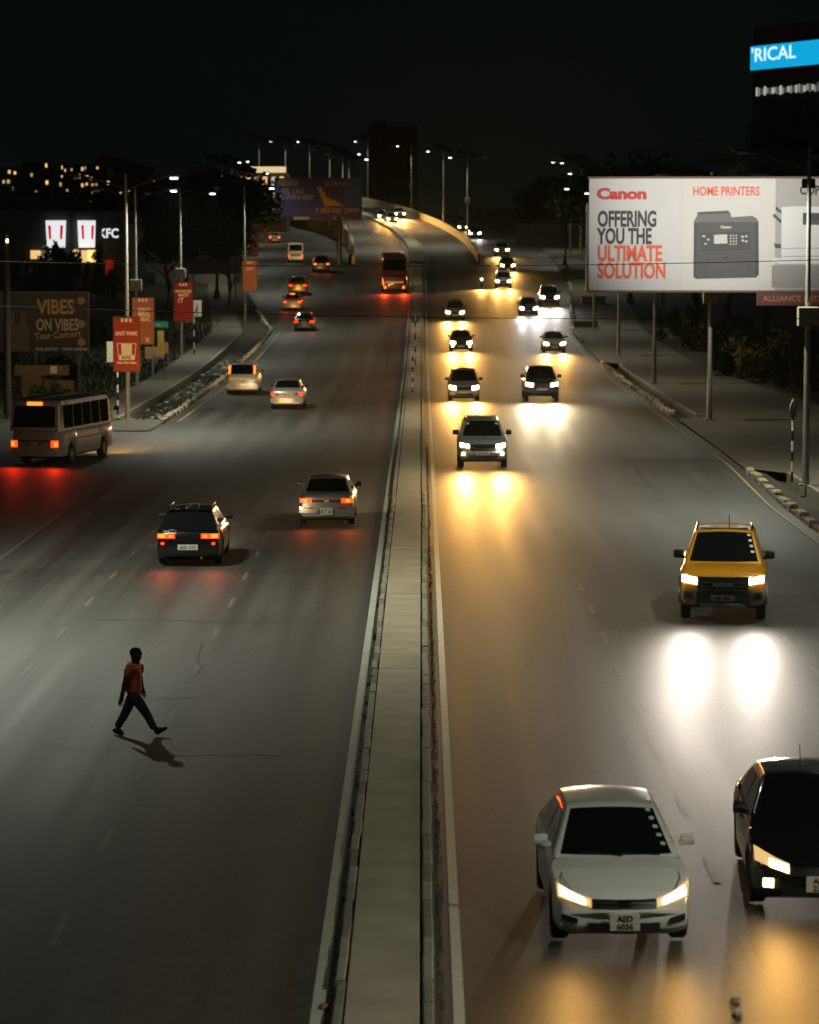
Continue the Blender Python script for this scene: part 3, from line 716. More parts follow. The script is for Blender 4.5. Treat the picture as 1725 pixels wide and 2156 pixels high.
# bonnet shut lines
MB().tube([c.shell(0.0, -.92, .0), (-.72, 1.75, .825), (-.62, 2.03, .73)], .006, 4).build('bonnet_seam', BLACK, c.root); MB().tube([c.shell(0.0, .92, .0), (.72, 1.75, .825), (.62, 2.03, .73)], .006, 4).build('bonnet_seam', BLACK, c.root)
for sg in (-1, 1):
    for y in (-.12, -1.02): MB().box(min(sg * .83, sg * .868), max(sg * .83, sg * .868), y - .09, y + .09, .80, .825).build('door_handle', c.p, c.root)
c.head_beams(.66, .70, .42, WARM, 2.0, 44)
SALOON = c
# --- the black car at the frame's edge
loc, rz, pt = place('sedan', 1724, 1900, False)
c = Car('saloon_car', 'sedan', paint('black', (.012, .012, .013), .22, .3), 'black car cut by the frame edge, beside the white saloon', 'car', GRP_ON, loc, rz + R(-2.5), 0, 1.0)
c.pair('headlight', .38, .80, (.54, .665), (.655, .80), HEADD); c.pair('headlight_core', .40, .62, (.56, .615), (.645, .70), HEADW, proud=.02)
c.panel('grille', -.36, .36, (.52, .52), (.645, .645), BLACK, n=10); c.panel('grille_bar', -.36, .36, (.64, .64), (.655, .655), CHROME, proud=.02, n=10)
for i in range(5): c.panel('grille_slat', -.34, .34, (.535 + .02 * i,) * 2, (.541 + .02 * i,) * 2, mat('dark_chrome', (.12, .12, .12), .2, metal=.9), proud=.018, n=8)
c.panel('lower_intake', -.45, .45, (.27, .27), (.375, .375), BLACK, n=10); c.pair('fog_lamp', .58, .70, (.36, .36), (.46, .46), HEADW)
c.plate(.43, True, two=('ABX', '2210'), w_=.36, h=.2, proud=.035)
MB().tube([(0, -.85, 1.46), (0, -.98, 1.62)], .008, 5).build('antenna', BLACK, c.root)
for sg in (-1, 1):
    for y in (-.12, -1.02): MB().box(min(sg * .83, sg * .868), max(sg * .83, sg * .868), y - .09, y + .09, .80, .825).build('door_handle', CHROME, c.root)
    MB().tube([(sg * .81, .75, .965), (sg * .81, -1.3, .985)], .012, 5).build('window_trim', CHROME, c.root)
c.head_beams(.55, .66, .6, WARM, 2.0, 46)
# --- yellow pickup
loc, rz, pt = place('pickup', 1541, 1302, False)
c = Car('pickup_truck', 'pickup', paint('amber_yellow', (.62, .27, .012), .3, .1), 'amber yellow double-cab pickup with black grille and dazzling white headlights', 'pickup truck', GRP_ON, loc, rz - R(6.5), 0, 1.04)
GREYP = mat('grey_plastic', (.05, .05, .055), .5)
c.pair('headlight', .55, .87, (.84, .88), (.975, 1.02), HEADC)
c.panel('grille', -.54, .54, (.66, .66), (1.0, 1.0), BLACK, n=10, proud=.02)
for i in range(3): c.panel('grille_bar', -.47, .47, (.72 + .075 * i,) * 2, (.735 + .075 * i,) * 2, GREYP, proud=.035, n=8)
rotf = (math.pi / 2, 0, math.pi)
text('lettering', 'RANGER', .085, CHROME, c.root, (0, c.end_y(.2, .82, True) + .06, .825), rotf, 1.25, .002, 'CENTER')
c.panel('lower_grille', -.56, .56, (.40, .40), (.66, .66), BLACK, n=10, proud=.03)
c.panel('skid_plate', -.48, .48, (.36, .36), (.44, .44), mat('silver_plastic', (.30, .27, .25), .4), n=8, proud=.07)
c.pair('nudge_bar', .50, .55, (.40, .40), (.70, .70), BLACK, proud=.10)
c.pair('fog_lamp_surround', .62, .84, (.50, .52), (.68, .68), GREYP, proud=.02); c.pair('fog_lamp', .68, .78, (.56, .56), (.64, .64), GLASS, proud=.03)
c.plate(.56, True, 'AJF 1038', mat('pink_plate', (.55, .38, .32), .5), .52, .11, proud=.08)  # plate has a pinkish base colour
for sg in (-1, 1):
    MB().tube([(sg * .60, .50, 1.80), (sg * .60, .40, 1.85), (sg * .60, -.72, 1.86), (sg * .60, -.8, 1.80)], .025, 6).build('roof_rail', CHROME, c.root, True)
    MB().tube([(sg * .84, .6, 1.17), (sg * .85, -1.15, 1.19)], .014, 5).build('window_trim', BLACK, c.root)
    rows = [[(sg * (.90 + .05 * q), a_ + (k_ + .075 * q_) * math.cos(t), .40 + (k_ + .075 * q_) * math.sin(t)) for t in [math.pi * j / 10 for j in range(11)]] for a_, k_ in ((1.68, .455),) for q, q_ in ((0, 0), (1, 0), (1, 1), (0, 1))]
    MB().grid(rows).build('wheel_arch_trim', GREYP, c.root, True)
    rows = [[(sg * (.90 + .05 * q), -1.54 + (.455 + .075 * q_) * math.cos(t), .40 + (.455 + .075 * q_) * math.sin(t)) for t in [math.pi * j / 10 for j in range(11)]] for q, q_ in ((0, 0), (1, 0), (1, 1), (0, 1))]
    MB().grid(rows).build('wheel_arch_trim', GREYP, c.root, True)
MB().tube([(-.1, .45, 1.84), (-.1, .30, 2.12)], .010, 5).build('antenna', BLACK, c.root)
MB().box(-.52, .52, .40, .52, 1.825, 1.85).build('roof_light_strip', CHROME, c.root)
MB().box(-.80, .80, -2.55, -1.35, 1.145, 1.185).build('bed_cover', BLACK, c.root)
for i in range(4):
    t = .86 - .17 * i; u = -.84
    p = Vector(c.shell(t, u, .016)); q = Vector(c.shell(t - .02, u, .016)); d = (p - q).normalized(); xx = Vector((1, 0, 0)); r_ = .042
    MB().add([p + (xx * math.cos(a) + d * math.sin(a)) * r_ for a in [2 * math.pi * j / 12 for j in range(12)]], [tuple(range(12))]).build('sticker', STICK, c.ws)
for x in (-.3, .3): MB().tube([(x, 1.45, 1.185), (x * 1.15, 2.2, 1.10)], .007, 4).build('bonnet_crease', paint('amber_yellow', (1, 1, 1)), c.root)
c.head_beams(.70, .93, 2.3, (1.0, .88, .74), 1.0, 40)
# --- silver SUV
loc, rz, pt = place('suv', 1016, 985, False)
c = Car('suv', 'suv', paint('silver', (.42, .43, .42), .3, .5), 'silver SUV with fog lamps lit, nearest the median in the oncoming lanes', 'suv', GRP_ON, loc, rz, 0, 1.0)
c.pair('headlight', .50, .84, (.80, .84), (.92, .97), HEADW); c.panel('grille', -.46, .46, (.70, .70), (.79, .79), BLACK, n=10); c.panel('grille_bar', -.48, .48, (.80, .80), (.86, .86), CHROME, n=10); c.panel('upper_grille', -.46, .46, (.87, .87), (.93, .93), BLACK, n=10)
c.panel('lower_intake', -.55, .55, (.40, .40), (.52, .52), BLACK, n=10); c.pair('fog_lamp', .66, .78, (.54, .54), (.63, .63), HEADW); c.plate(.60, True, 'BAC 7216', None, .52, .11)
for sg in (-1, 1): MB().tube([(sg * .63, .3, 1.74), (sg * .63, .2, 1.80), (sg * .63, -1.7, 1.82), (sg * .63, -1.8, 1.76)], .022, 6).build('roof_rail', BLACK, c.root, True)
MB().box(-.56, .56, -1.6, .1, 1.775, 1.79).build('roof_panel', BLACK, c.root)
for u in (-.80, .82): p = Vector(c.shell(.75, u, .016)); MB().box(p.x - .05, p.x + .05, p.y - .01, p.y + .01, p.z - .05, p.z + .05).build('sticker', STICK, c.ws)
c.head_beams(.68, .89, 6.5, WARM, 1.8)
# --- the rest of the oncoming traffic
ON = [('pickup', 1140, 845, (.05, .045, .04), 'dark pickup with white-hot headlights, right of the silver hatchback', 'pickup_truck', 'pickup truck', 2.6, WARMW, False),
      ('mpv', 977, 843, (.42, .41, .38), 'pale silver people carrier directly behind the silver SUV', 'people_carrier', 'car', 1.5, WARM, False),
      ('wagon', 971, 739, (.06, .05, .04), 'dark estate car with headlights and fog lamps, third from the front along the median', 'estate_car', 'car', 1.4, WARM, True),
      ('sedan', 1167, 742, (.30, .28, .24), 'grey saloon behind the dark pickup in the outer lane', 'saloon_car', 'car', 1.2, WARM, False),
      ('mpv', 958, 674, (.30, .25, .18), 'boxy car with wide-set headlights at the far end of the median lane', 'people_carrier', 'car', 1.3, WARM, False),
      ('sedan', 1113, 664, (.40, .40, .40), 'silver car with bluish headlights beside a paler car', 'saloon_car', 'car', 1.2, COOLW, False),
      ('suv', 1157, 644, (.50, .49, .46), 'pale car hugging the outer kerb just past the billboard posts', 'suv', 'suv', 1.2, COOLW, False),
      ('mpv', 1060, 606, (.55, .53, .48), 'white car in the middle lane, lowest of three in a row', 'people_carrier', 'car', 1.2, WARM, False),
      ('sedan', 1069, 571, (.25, .24, .22), 'middle one of three oncoming cars in a row near the ramp end', 'saloon_car', 'car', 1.0, WARM, False),
      ('suv', 1057, 540, (.45, .42, .36), 'topmost of three oncoming cars in a row near the ramp end', 'suv', 'suv', .9, WARM, False)]
for kind, x, y, colr, lab, nm, cat, pw, wc, fog in ON:
    loc, rz, pt = place(kind, x, y, False)
    c = Car(nm, kind, paint('c%d%d%d' % tuple(int(v * 255) for v in colr), colr), lab, cat, GRP_ON, loc, rz, pt)
    generic_front(c, kind, HEADC if wc == COOLW else HEADW, wc, pw * (4.2 if wc == WARM else 2.0), fog)
for kind, x, y, colr, lab in [('suv', 1000, 503, (.03, .03, .03), 'dark vehicle with bluish headlights on the slip road below the parapet'), ('mpv', 975, 487, (.4, .38, .33), 'pale vehicle furthest up the slip road below the parapet')]:
    loc, rz, pt = place(kind, x, y, False)
    c = Car('slip_road_car', kind, paint('c%d%d%d' % tuple(int(v * 255) for v in colr), colr), lab, 'car', GRP_ON, loc, rz, pt); generic_front(c, kind, HEADC if x == 1000 else HEADW, COOLW if x == 1000 else WARM, .9)
for kind, x, y, colr, lab in [('sedan', 803, 463, (.3, .3, .3), 'car on the flyover crest with headlights on, inner lane'), ('mpv', 822, 470, (.4, .4, .4), 'nearest of the cars coming over the flyover crest'), ('suv', 838, 461, (.2, .2, .2), 'car on the flyover crest beside the outer parapet')]:
    loc, rz, pt = place(kind, x, y, False, FLY)
    c = Car('flyover_car', kind, paint('c%d%d%d' % tuple(int(v * 255) for v in colr), colr), lab, 'car', GRP_ON, loc, rz + .15, pt); generic_front(c, kind, HEADW, WARM, 1.2); c.head_beams(.6, .7, 14, WARM, .5, 34)
# motorcycle with its single lamp
P = G(1014, 607); r_ = empty('motorcycle', P, (0, 0, math.pi)); tag(r_, 'motorcycle with a single headlamp riding between lanes', 'motorcycle', None)
ty, rm = wheel_data(.30, .10)
for y in (.68, -.68): t = share('wheel', ty, None, r_, (0, y, .30)); share('rim', rm, None, t)
MB().tube([(0, .68, .3), (0, .45, .85), (0, .40, 1.02)], .04, 6).build('fork', DARKST, r_); MB().tube([(-.36, .30, 1.05), (0, .42, 1.02), (.36, .30, 1.05)], .02, 6).build('handlebar', DARKST, r_)
MB().tube([(0, .40, .78), (0, .15, .85), (0, -.1, .78), (0, -.65, .80)], [.10, .16, .13, .08], 8).build('tank', paint('red', (.3, .02, .02)), r_, True); MB().box(-.14, .14, -.3, .25, .28, .6, .03).build('engine', DARKST, r_)
MB().tube([(0, .50, .92), (0, .60, .92)], [.10, .09], 10).build('headlight', HEADW, r_)
spot('headlight_beam', r_, (0, .68, .92), (R(88), 0, 0), P_HEAD * 1.2, WARM, 95, .9, .07)

# --- traffic driving away
loc, rz, pt = place('wagon', 402, 1186, True)
c = Car('estate_car', 'wagon', paint('deep_black', (.010, .010, .010), .2, .2), 'black hatchback with square orange tail lights and a white sticker', 'car', GRP_AW, loc, rz, 0, 1.0)
c.pair('tail_light', .34, .80, (.74, .74), (.865, .86), TAILON, front=False); c.pair('tail_lamp_core', .60, .77, (.755, .755), (.85, .85), TAILHOT, front=False, proud=.02); c.pair('brake_lamp_core', .40, .50, (.77, .77), (.83, .83), TAILHOT, front=False, proud=.02)
c.panel('bumper', -.80, .80, (.36, .36), (.58, .58), c.p, front=False, proud=.05, n=8, depth=.12); c.pair('bumper_reflector', .62, .70, (.58, .58), (.64, .64), TAILON, front=False, proud=.06)
c.plate(.52, False, 'ALR 1219', PLATE, .52, .14, proud=.07); c.panel('tailgate_sticker', -.50, -.29, (.87, .87), (.97, .97), mat('sticker_white', (.55, .6, .55), .6), front=False, proud=.03)
MB().box(-.60, .60, -1.52, -1.28, 1.43, 1.455).build('roof_spoiler', c.p, c.root)
for sg in (-1, 1): MB().tube([(sg * .55, .2, 1.43), (sg * .55, .1, 1.49), (sg * .55, -1.1, 1.50), (sg * .55, -1.2, 1.44)], .02, 6).build('roof_rail', BLACK, c.root, True)
MB().tube([(.35, -1.75, .24), (.35, -2.16, .24)], .035, 8).build('exhaust_pipe', CHROME, c.root)
c.tail_beams(.62, .80, 1.2, (1.0, .12, .02)); c.head_beams(.6, .62, 4.5, WARMW, .6, 26)
loc, rz, pt = place('boxsedan', 690, 1103, True)
c = Car('saloon_car', 'boxsedan', paint('champagne', (.30, .28, .24), .28, .45), 'silver boxy saloon with a full-width red light bar, beside the median', 'car', GRP_AW, loc, rz, 0, 1.0)
c.pair('tail_light', .44, .79, (.715, .715), (.85, .84), TAILON, front=False); c.pair('tail_lamp_core', .56, .70, (.735, .735), (.82, .82), TAILHOT, front=False, proud=.02)
c.panel('light_bar', -.43, .43, (.73, .73), (.80, .80), mat('dull_red_lens', (.22, .012, .008), .25), front=False, n=8); c.panel('boot_badge', -.07, .07, (.735, .735), (.80, .80), PLATEY, front=False, proud=.02)
c.panel('bumper', -.80, .80, (.42, .42), (.60, .60), c.p, front=False, proud=.06, n=8, depth=.14); c.pair('bumper_reflector', .36, .60, (.545, .545), (.585, .585), TAILOFF, front=False, proud=.07); c.pair('bumper_amber', .60, .70, (.545, .545), (.585, .585), AMBER, front=False, proud=.07)
c.plate(.47, False, 'AAT 615', PLATE, .38, .2, proud=.09); c.tail_beams(.62, .77, .7, (1.0, .12, .02)); c.head_beams(.6, .62, 4.5, WARMW, .6, 26)
loc, rz, pt = place('sedan', 606, 860, True)
c = Car('saloon_car', 'sedan', paint('silver_grey', (.42, .40, .35), .3, .4), 'silver saloon with L-shaped red tail lamps ahead of the white people carrier', 'car', GRP_AW, loc, rz, 0, 1.0)
c.pair('tail_light', .60, .80, (.70, .70), (.86, .86), TAILON, front=False); c.pair('boot_lamp', .42, .59, (.73, .73), (.81, .81), TAILOFF, front=False); c.panel('bumper', -.82, .82, (.34, .34), (.56, .56), c.p, front=False, proud=.05, n=8, depth=.12); c.plate(.76, False, 'ABE 4491', PLATEY, .52, .13); c.head_beams(.6, .64, 4, WARMW, .6, 26)
loc, rz, pt = place('mpv', 512, 829, True)
c = Car('people_carrier', 'mpv', paint('cream_white', (.58, .54, .44), .3, .1), 'white people carrier with high red tail lamps, by the left kerb', 'car', GRP_AW, loc, rz, 0, 1.05)
c.panel('bumper', -.82, .82, (.30, .30), (.56, .56), c.p, front=False, proud=.05, n=8, depth=.12); c.plate(.70, False, 'ACK 852', PLATE, .46, .11); c.pair('amber_lamp', .60, .78, (.62, .62), (.70, .70), AMBER, front=False)
for sg in (-1, 1):
    rows = [[(sg * x, y - .03, z) for x in (.60, .71)] for y, z in ((-2.10, 1.10), (-2.0, 1.25), (-1.88, 1.45), (-1.82, 1.52))]
    MB().grid(rows).build('tail_light', TAILHOT, c.root)
c.head_beams(.6, .68, 4, WARMW, .6, 26)
AW = [('wagon', 641, 696, (.05, .045, .04), 'dark hatchback with two red tail lights, nearest of the left-hand cluster', 'estate_car', TAILON, None, .6),
      ('sedan', 616, 653, (.45, .36, .22), 'pale car braking with bright red lamps and a lit high brake lamp', 'saloon_car', TAILON, TAILHOT, 1.2),
      ('suv', 627, 620, (.07, .06, .05), 'dark SUV ahead of the braking pale car', 'suv', TAILON, None, .5),
      ('suv', 675, 573, (.02, .02, .02), 'small black SUV on the slip road beside the flyover wall', 'suv', TAILHOT, None, .7),
      ('sedan', 577, 511, (.55, .45, .32), 'white car with glowing tail lamps furthest up the slip road', 'saloon_car', TAILHOT, TAILHOT, .8)]
for kind, x, y, colr, lab, nm, lens_, hot, pw in AW:
    loc, rz, pt = place(kind, x, y, True)
    yaw = .06 if y < 580 else 0.02 if y < 640 else 0
    c = Car(nm, kind, paint('a%d%d%d' % tuple(int(v * 255) for v in colr), colr), lab, 'suv' if kind == 'suv' else 'car', GRP_AW, loc, rz + yaw, pt); generic_rear(c, kind, lens_, pw, hot=hot); c.head_beams(.6, .7, 4, WARM, .6, 26)
    if y == 653: p = Vector(c.shell(3 - .9, 0, .02)); MB().box(-.22, .22, p.y - .03, p.y + .05, p.z - .02, p.z + .06).build('high_brake_lamp', TAILHOT, c.root)
# far tail lights on the flyover
loc, rz, pt = place('suv', 741, 463, True, FLY)
c = Car('flyover_car', 'suv', paint('dusk', (.1, .1, .1)), 'vehicle driving away up the flyover with orange tail lamps', 'suv', GRP_AW, loc, rz + .12, pt); generic_rear(c, 'suv', TAILHOT, .8)
# white van on the slip road
loc, rz, pt = place('minibus', 621, 552, True)
c = Car('minibus', 'minibus', paint('van_white', (.55, .53, .48), .4, 0), 'white minibus seen from behind on the slip road', 'minibus', GRP_AW, (loc[0], loc[1], loc[2]), rz + .05, pt, .88)
c.pair('tail_light', .80, .96, (.70, .70), (1.0, 1.0), TAILON, front=False); c.head_beams(.7, .8, 4, WARM, .6, 26); c.panel('rear_print', -.7, .7, (.8, .8), (1.2, 1.2), mat('print_grey', (.16, .16, .17), .6), front=False, n=4)
# minibus pulling out on the left
loc, rz, pt = place('minibus', 100, 976, True, T, R(-13))
BLUE = paint('bus_blue', (.05, .17, .30), .35, .1)
c = Car('minibus', 'minibus', paint('bus_pink_grey', (.42, .32, .30), .4, 0), 'grey minibus with a blue roof pulling out beside the left pavement', 'minibus', GRP_AW, loc, rz, 0, .96)
c.pair('tail_light', .70, .97, (.74, .74), (1.0, 1.0), TAILON, front=False); c.pair('tail_lamp_core', .82, .95, (.78, .78), (.95, .95), TAILHOT, front=False, proud=.022)
c.panel('rear_stripe', -.69, .69, (.95, .95), (1.03, 1.03), mat('red_strip', (.22, .02, .018), .4), front=False, n=6); c.plate(.86, False, 'ACZ 1163', PLATEY, .36, .2)
c.panel('bumper', -.97, .97, (.40, .40), (.58, .58), c.p, front=False, proud=.05, n=8, depth=.12)
p = Vector(c.shell(4.02, 0, .0)); MB().box(-.30, .30, p.y - .06, p.y + .04, p.z - .04, p.z + .09).build('high_brake_lamp', TAILHOT, c.root)
for sg in (-1, 1):
    MB().grid([[(sg * (c.hw(2.30) + .010), y, 2.36), (sg * (c.hw(2.5) + .012), y, 2.52)] for y in (-2.95, -1.5, 0, 1.5, 2.5)]).build('roof_band', BLUE, c.root)
    MB().grid([[(sg * (c.k['W'] / 2 + .006), y, .95), (sg * (c.k['W'] / 2 + .004), y, 1.02)] for y in (-2.4, -1, 0, 1, 2.4)]).build('side_stripe', mat('rust_strip', (.15, .05, .03), .5), c.root)
    MB().tube([(sg * .80, -2.9, 2.60), (sg * .80, 2.2, 2.60)], .03, 6).build('roof_gutter', CHROME, c.root)
MB().grid([[c.shell(t, u, .012) for u in (-1, -.6, -.2, .2, .6, 1)] for t in (2.02, 2.4, 2.8, 2.98)]).build('roof_skin', BLUE, c.root, True)
text('lettering', 'ROSA', .13, WHITE, c.root, (c.hw(2.44) + .02, -2.5, 2.385), (math.pi / 2, 0, math.pi / 2), 1.3, .002)
c.tail_beams(.85, .88, 5.0, (1.0, .03, .008))
c.head_beams(.7, .9, 4, WARM, 4, 70)
# coach
loc, rz, pt = place('coach', 829, 614, True)
c = Car('coach', 'coach', paint('coach_lamp_red', (.25, .05, .04), .3, .2), 'tall coach with glowing red tail lamps climbing the ramp beside the median', 'coach', GRP_AW, loc, rz + R(1.0), pt, 1.0)  # red light of its tail lamps put into the body paint
c.panel('rear_panel', -.98, .98, (1.0, 1.0), (1.6, 1.6), mat('coach_grey_lamp_red', (.26, .10, .08), .4), front=False, n=6); c.panel('reflector_bar', -.9, .9, (1.02, 1.02), (1.20, 1.20), mat('amber_reflector_glow', (.6, .25, .03), .4, emit=(1, .4, .05), es=.35), front=False, n=6, proud=.02)  # lamp red put into the panel colour; reflector bar given its own glow
c.panel('tail_light', -1.16, -1.02, (.95, .80), (1.62, 1.10), TAILHOT, front=False); c.panel('tail_light', 1.02, 1.16, (.80, .95), (1.10, 1.62), TAILOFF, front=False)
c.pair('brake_light', .80, 1.0, (.50, .50), (.74, .74), TAILHOT, front=False); c.plate(.8, False, None, PLATEY, .5, .12); c.tail_beams(.95, .65, 18.0, (1.0, .06, .01)); c.head_beams(.9, .8, 4, WARM, .6, 26)
for sg in (-1, 1): MB().tube([(sg * 1.12, -5.2, 3.42), (sg * 1.14, -5.35, 3.25)], .04, 6).build('marker_lamp', TAILHOT if sg < 0 else TAILOFF, c.root)
# ------------------------------------------------------------------ billboards, panels and signs
RED = mat('print_red', (.55, .03, .015), .6, var=.08); ORANGE = mat('print_orange', (.75, .10, .015), .6, var=.08); VINYL = mat('billboard_vinyl', (.62, .61, .57), .7, var=.05, scale=1.5)
VINYL2 = mat('billboard_vinyl_warm', (.64, .62, .56), .7, var=.04, scale=.8); GREYV = mat('print_grey_field', (.40, .39, .35), .7, var=.06, scale=.8)
PGREY = mat('print_machine_grey', (.10, .095, .09), .7, var=.08); PDARK = mat('print_machine_dark', (.035, .045, .045), .6, var=.1); PMID = mat('print_machine_mid', (.17, .165, .155), .7, var=.05)
SCREENP = mat('print_screen_beige', (.60, .58, .46), .7, var=.04); PWHITE = mat('print_machine_white', (.72, .72, .68), .7, var=.03)
BY = 126.0
A0 = at(1240, 611, BY); A1 = at(1240, 376, BY)
bb = empty('billboard', (A0.x, BY, 0), (0, 0, R(-1.5))); tag(bb, 'huge white billboard advertising printers, hung over the verge', 'billboard')
BW, BZ0, BZ1 = 12.1, A0.z, A1.z; BH = BZ1 - BZ0
def wrinkled(x0, x1, m, name, par, amp=.0):
    rows = []
    for i in range(19):
        z = BZ0 + BH * i / 18; r = []
        for j in range(25):
            x = x0 + (x1 - x0) * j / 24
            d = 0
            if amp: d = amp * math.sin(x * 9 + (z - BZ0) * 5) * max(0, 1 - (x + (z - BZ0) * 1.1) / 1.7)
            r.append((x, -.02 + d, z))
        rows.append(r)
    return MB().grid(rows).build(name, m, par, True)
wrinkled(0, 4.0, VINYL, 'poster_panel', bb, .022); p2 = wrinkled(4.003, 8.02, VINYL2, 'poster_panel', bb); p3 = wrinkled(8.023, BW, GREYV, 'poster_panel', bb)
MB().box(0, BW, .03, .55, BZ0 - .03, BZ1 + .03).build('box_frame', DARKST, bb)
MB().box(-.12, -.005, -.05, .6, BZ0 - .02, BZ0 + BH * .78).build('side_channel', DARKST, bb)
MB().box(-.06, BW + .06, -.07, .0, BZ1, BZ1 + .09).build('top_rail', mat('rust_rail', (.16, .09, .06), .7), bb); MB().box(-.06, BW + .06, -.07, .0, BZ0 - .09, BZ0).build('bottom_rail', mat('rust_rail', (.16, .09, .06), .7), bb)
for x in (11.2,): MB().tube([(x, .75, 0), (x, .75, BZ1 - .3)], .38, 16).build('column', STEEL, bb, True)
MB().box(6.5, 12.0, .56, 1.0, BZ0 + .4, BZ0 + .8).build('truss', DARKST, bb); MB().box(6.5, 12.0, .56, 1.0, BZ1 - .9, BZ1 - .5).build('truss', DARKST, bb)
s_ = BH / 235.0                                   # metres per reading pixel on the poster
def px(x): return (x - 1240) * s_
def pz(y): return BZ1 - (y - 374) * s_
text('lettering', 'Canon', 31 * s_, RED, bb, (px(1256), -.05, pz(416)), sx=1.26, off=.034, ext=.004)
for i, (tx, m_) in enumerate((('OFFERING', INK), ('YOU THE', INK), ('ULTIMATE', ORANGE), ('SOLUTION', ORANGE))):
    text('lettering', tx, 46 * s_, m_, bb, (px(1258), -.055, pz(474 + 36.3 * i)), sx=[.585, .585, .645, .64][i], off=.030, ext=.004)
text('lettering', 'HOME PRINTERS', 26 * s_, ORANGE, bb, (px(1458), -.05, pz(409)), sx=.73, off=.012, ext=.004)
text('lettering', 'COPIERS', 26 * s_, INK, bb, (px(1683), -.05, pz(407)), sx=.79, off=.02, ext=.004)
def flat(name, pts, m, y=-.032, par=bb): return MB().poly([(px(a), pz(b)) for a, b in pts], y, y + .006).build(name, m, par)
pr = flat('printed_printer', [(1461, 470), (1461, 580), (1466, 585), (1593, 582), (1599, 576), (1596, 462), (1590, 455), (1461, 462)], PGREY, -.036)
flat('printer_lid', [(1460, 466), (1470, 447), (1537, 444), (1540, 455), (1585, 452), (1596, 465)], PMID, -.040); flat('printer_lid_top', [(1466, 449), (1470, 444), (1533, 441), (1536, 447)], PGREY, -.043)
flat('printer_edge', [(1461, 468), (1461, 580), (1467, 585), (1468, 470)], PDARK, -.042); flat('printer_edge', [(1590, 470), (1591, 582), (1599, 576), (1597, 464)], PDARK, -.042)
flat('control_panel', [(1476, 488), (1477, 527), (1579, 524), (1578, 486)], PDARK, -.046); flat('printed_screen', [(1503, 492), (1504, 511), (1532, 510), (1531, 491)], SCREENP, -.052)
for i in range(3):
    for j in range(4): flat('key', [(1537 + 6 * i, 492 + 6 * j), (1537 + 6 * i, 495 + 6 * j), (1540 + 6 * i, 495 + 6 * j), (1540 + 6 * i, 492 + 6 * j)], SCREENP, -.052)
for (a, b, w2) in ((1479, 493, 6), (1489, 500, 5), (1484, 509, 4), (1561, 494, 5), (1569, 493, 5), (1562, 502, 5), (1569, 504, 5)): flat('key', [(a, b), (a, b + 4), (a + w2, b + 4), (a + w2, b)], SCREENP, -.052)
flat('tray_handle', [(1521, 538), (1521, 543), (1534, 543), (1534, 538)], PDARK, -.046); flat('tray_seam', [(1487, 543), (1487, 583), (1488.5, 583), (1488.5, 543)], PDARK, -.046); flat('tray_seam', [(1577, 541), (1577, 581), (1578.5, 581), (1578.5, 541)], PDARK, -.046); flat('tray_seam', [(1487, 543), (1487, 544), (1577, 541.5), (1577, 540.5)], PDARK, -.046)
text('lettering', 'Canon', 7 * s_, PWHITE, bb, (px(1517), -.056, pz(478)), sx=1.2, off=.006)
flat('printed_copier', [(1646, 431), (1646, 553), (1632, 553), (1632, 543), (1646, 540)], PWHITE, -.036) if False else None
flat('printed_copier', [(1645, 434), (1646, 553), (1790, 553), (1790, 434), (1672, 432)], PWHITE, -.036); flat('copier_panel', [(1690, 446), (1690, 468), (1740, 468), (1740, 446)], PDARK, -.042); flat('copier_panel', [(1690, 461), (1690, 471), (1740, 471), (1740, 461)], PGREY, -.046)
flat('paper_tray', [(1633, 432), (1645, 442), (1645, 448), (1632, 439)], PDARK, -.042); flat('paper_tray', [(1629, 447), (1645, 461), (1645, 469), (1627, 453)], PDARK, -.042); flat('paper_tray', [(1630, 510), (1645, 512), (1645, 520), (1633, 520)], PDARK, -.042); flat('copier_foot', [(1627, 540), (1645, 542), (1646, 554), (1627, 550)], PWHITE, -.040); flat('floor_print', [(1626, 556), (1626, 603), (1800, 603), (1800, 556)], mat('print_floor', (.30, .28, .25), .7), -.034)
flat('copier_drawer_line', [(1648, 520), (1648, 521), (1790, 520), (1790, 519)], PGREY, -.042); flat('copier_drawer_line', [(1648, 537), (1648, 538), (1790, 537), (1790, 536)], PGREY, -.042)
al = MB().box(px(1596), BW, .05, .25, pz(641), BZ0 - .1).build('owner_board', mat('owner_red', (.13, .018, .014), .6), bb)
text('lettering', 'ALLIANCE MEDIA', 17 * s_, mat('owner_gold', (.45, .22, .05), .6), al, (px(1608), .04, pz(632)), sx=1.05, off=.004)

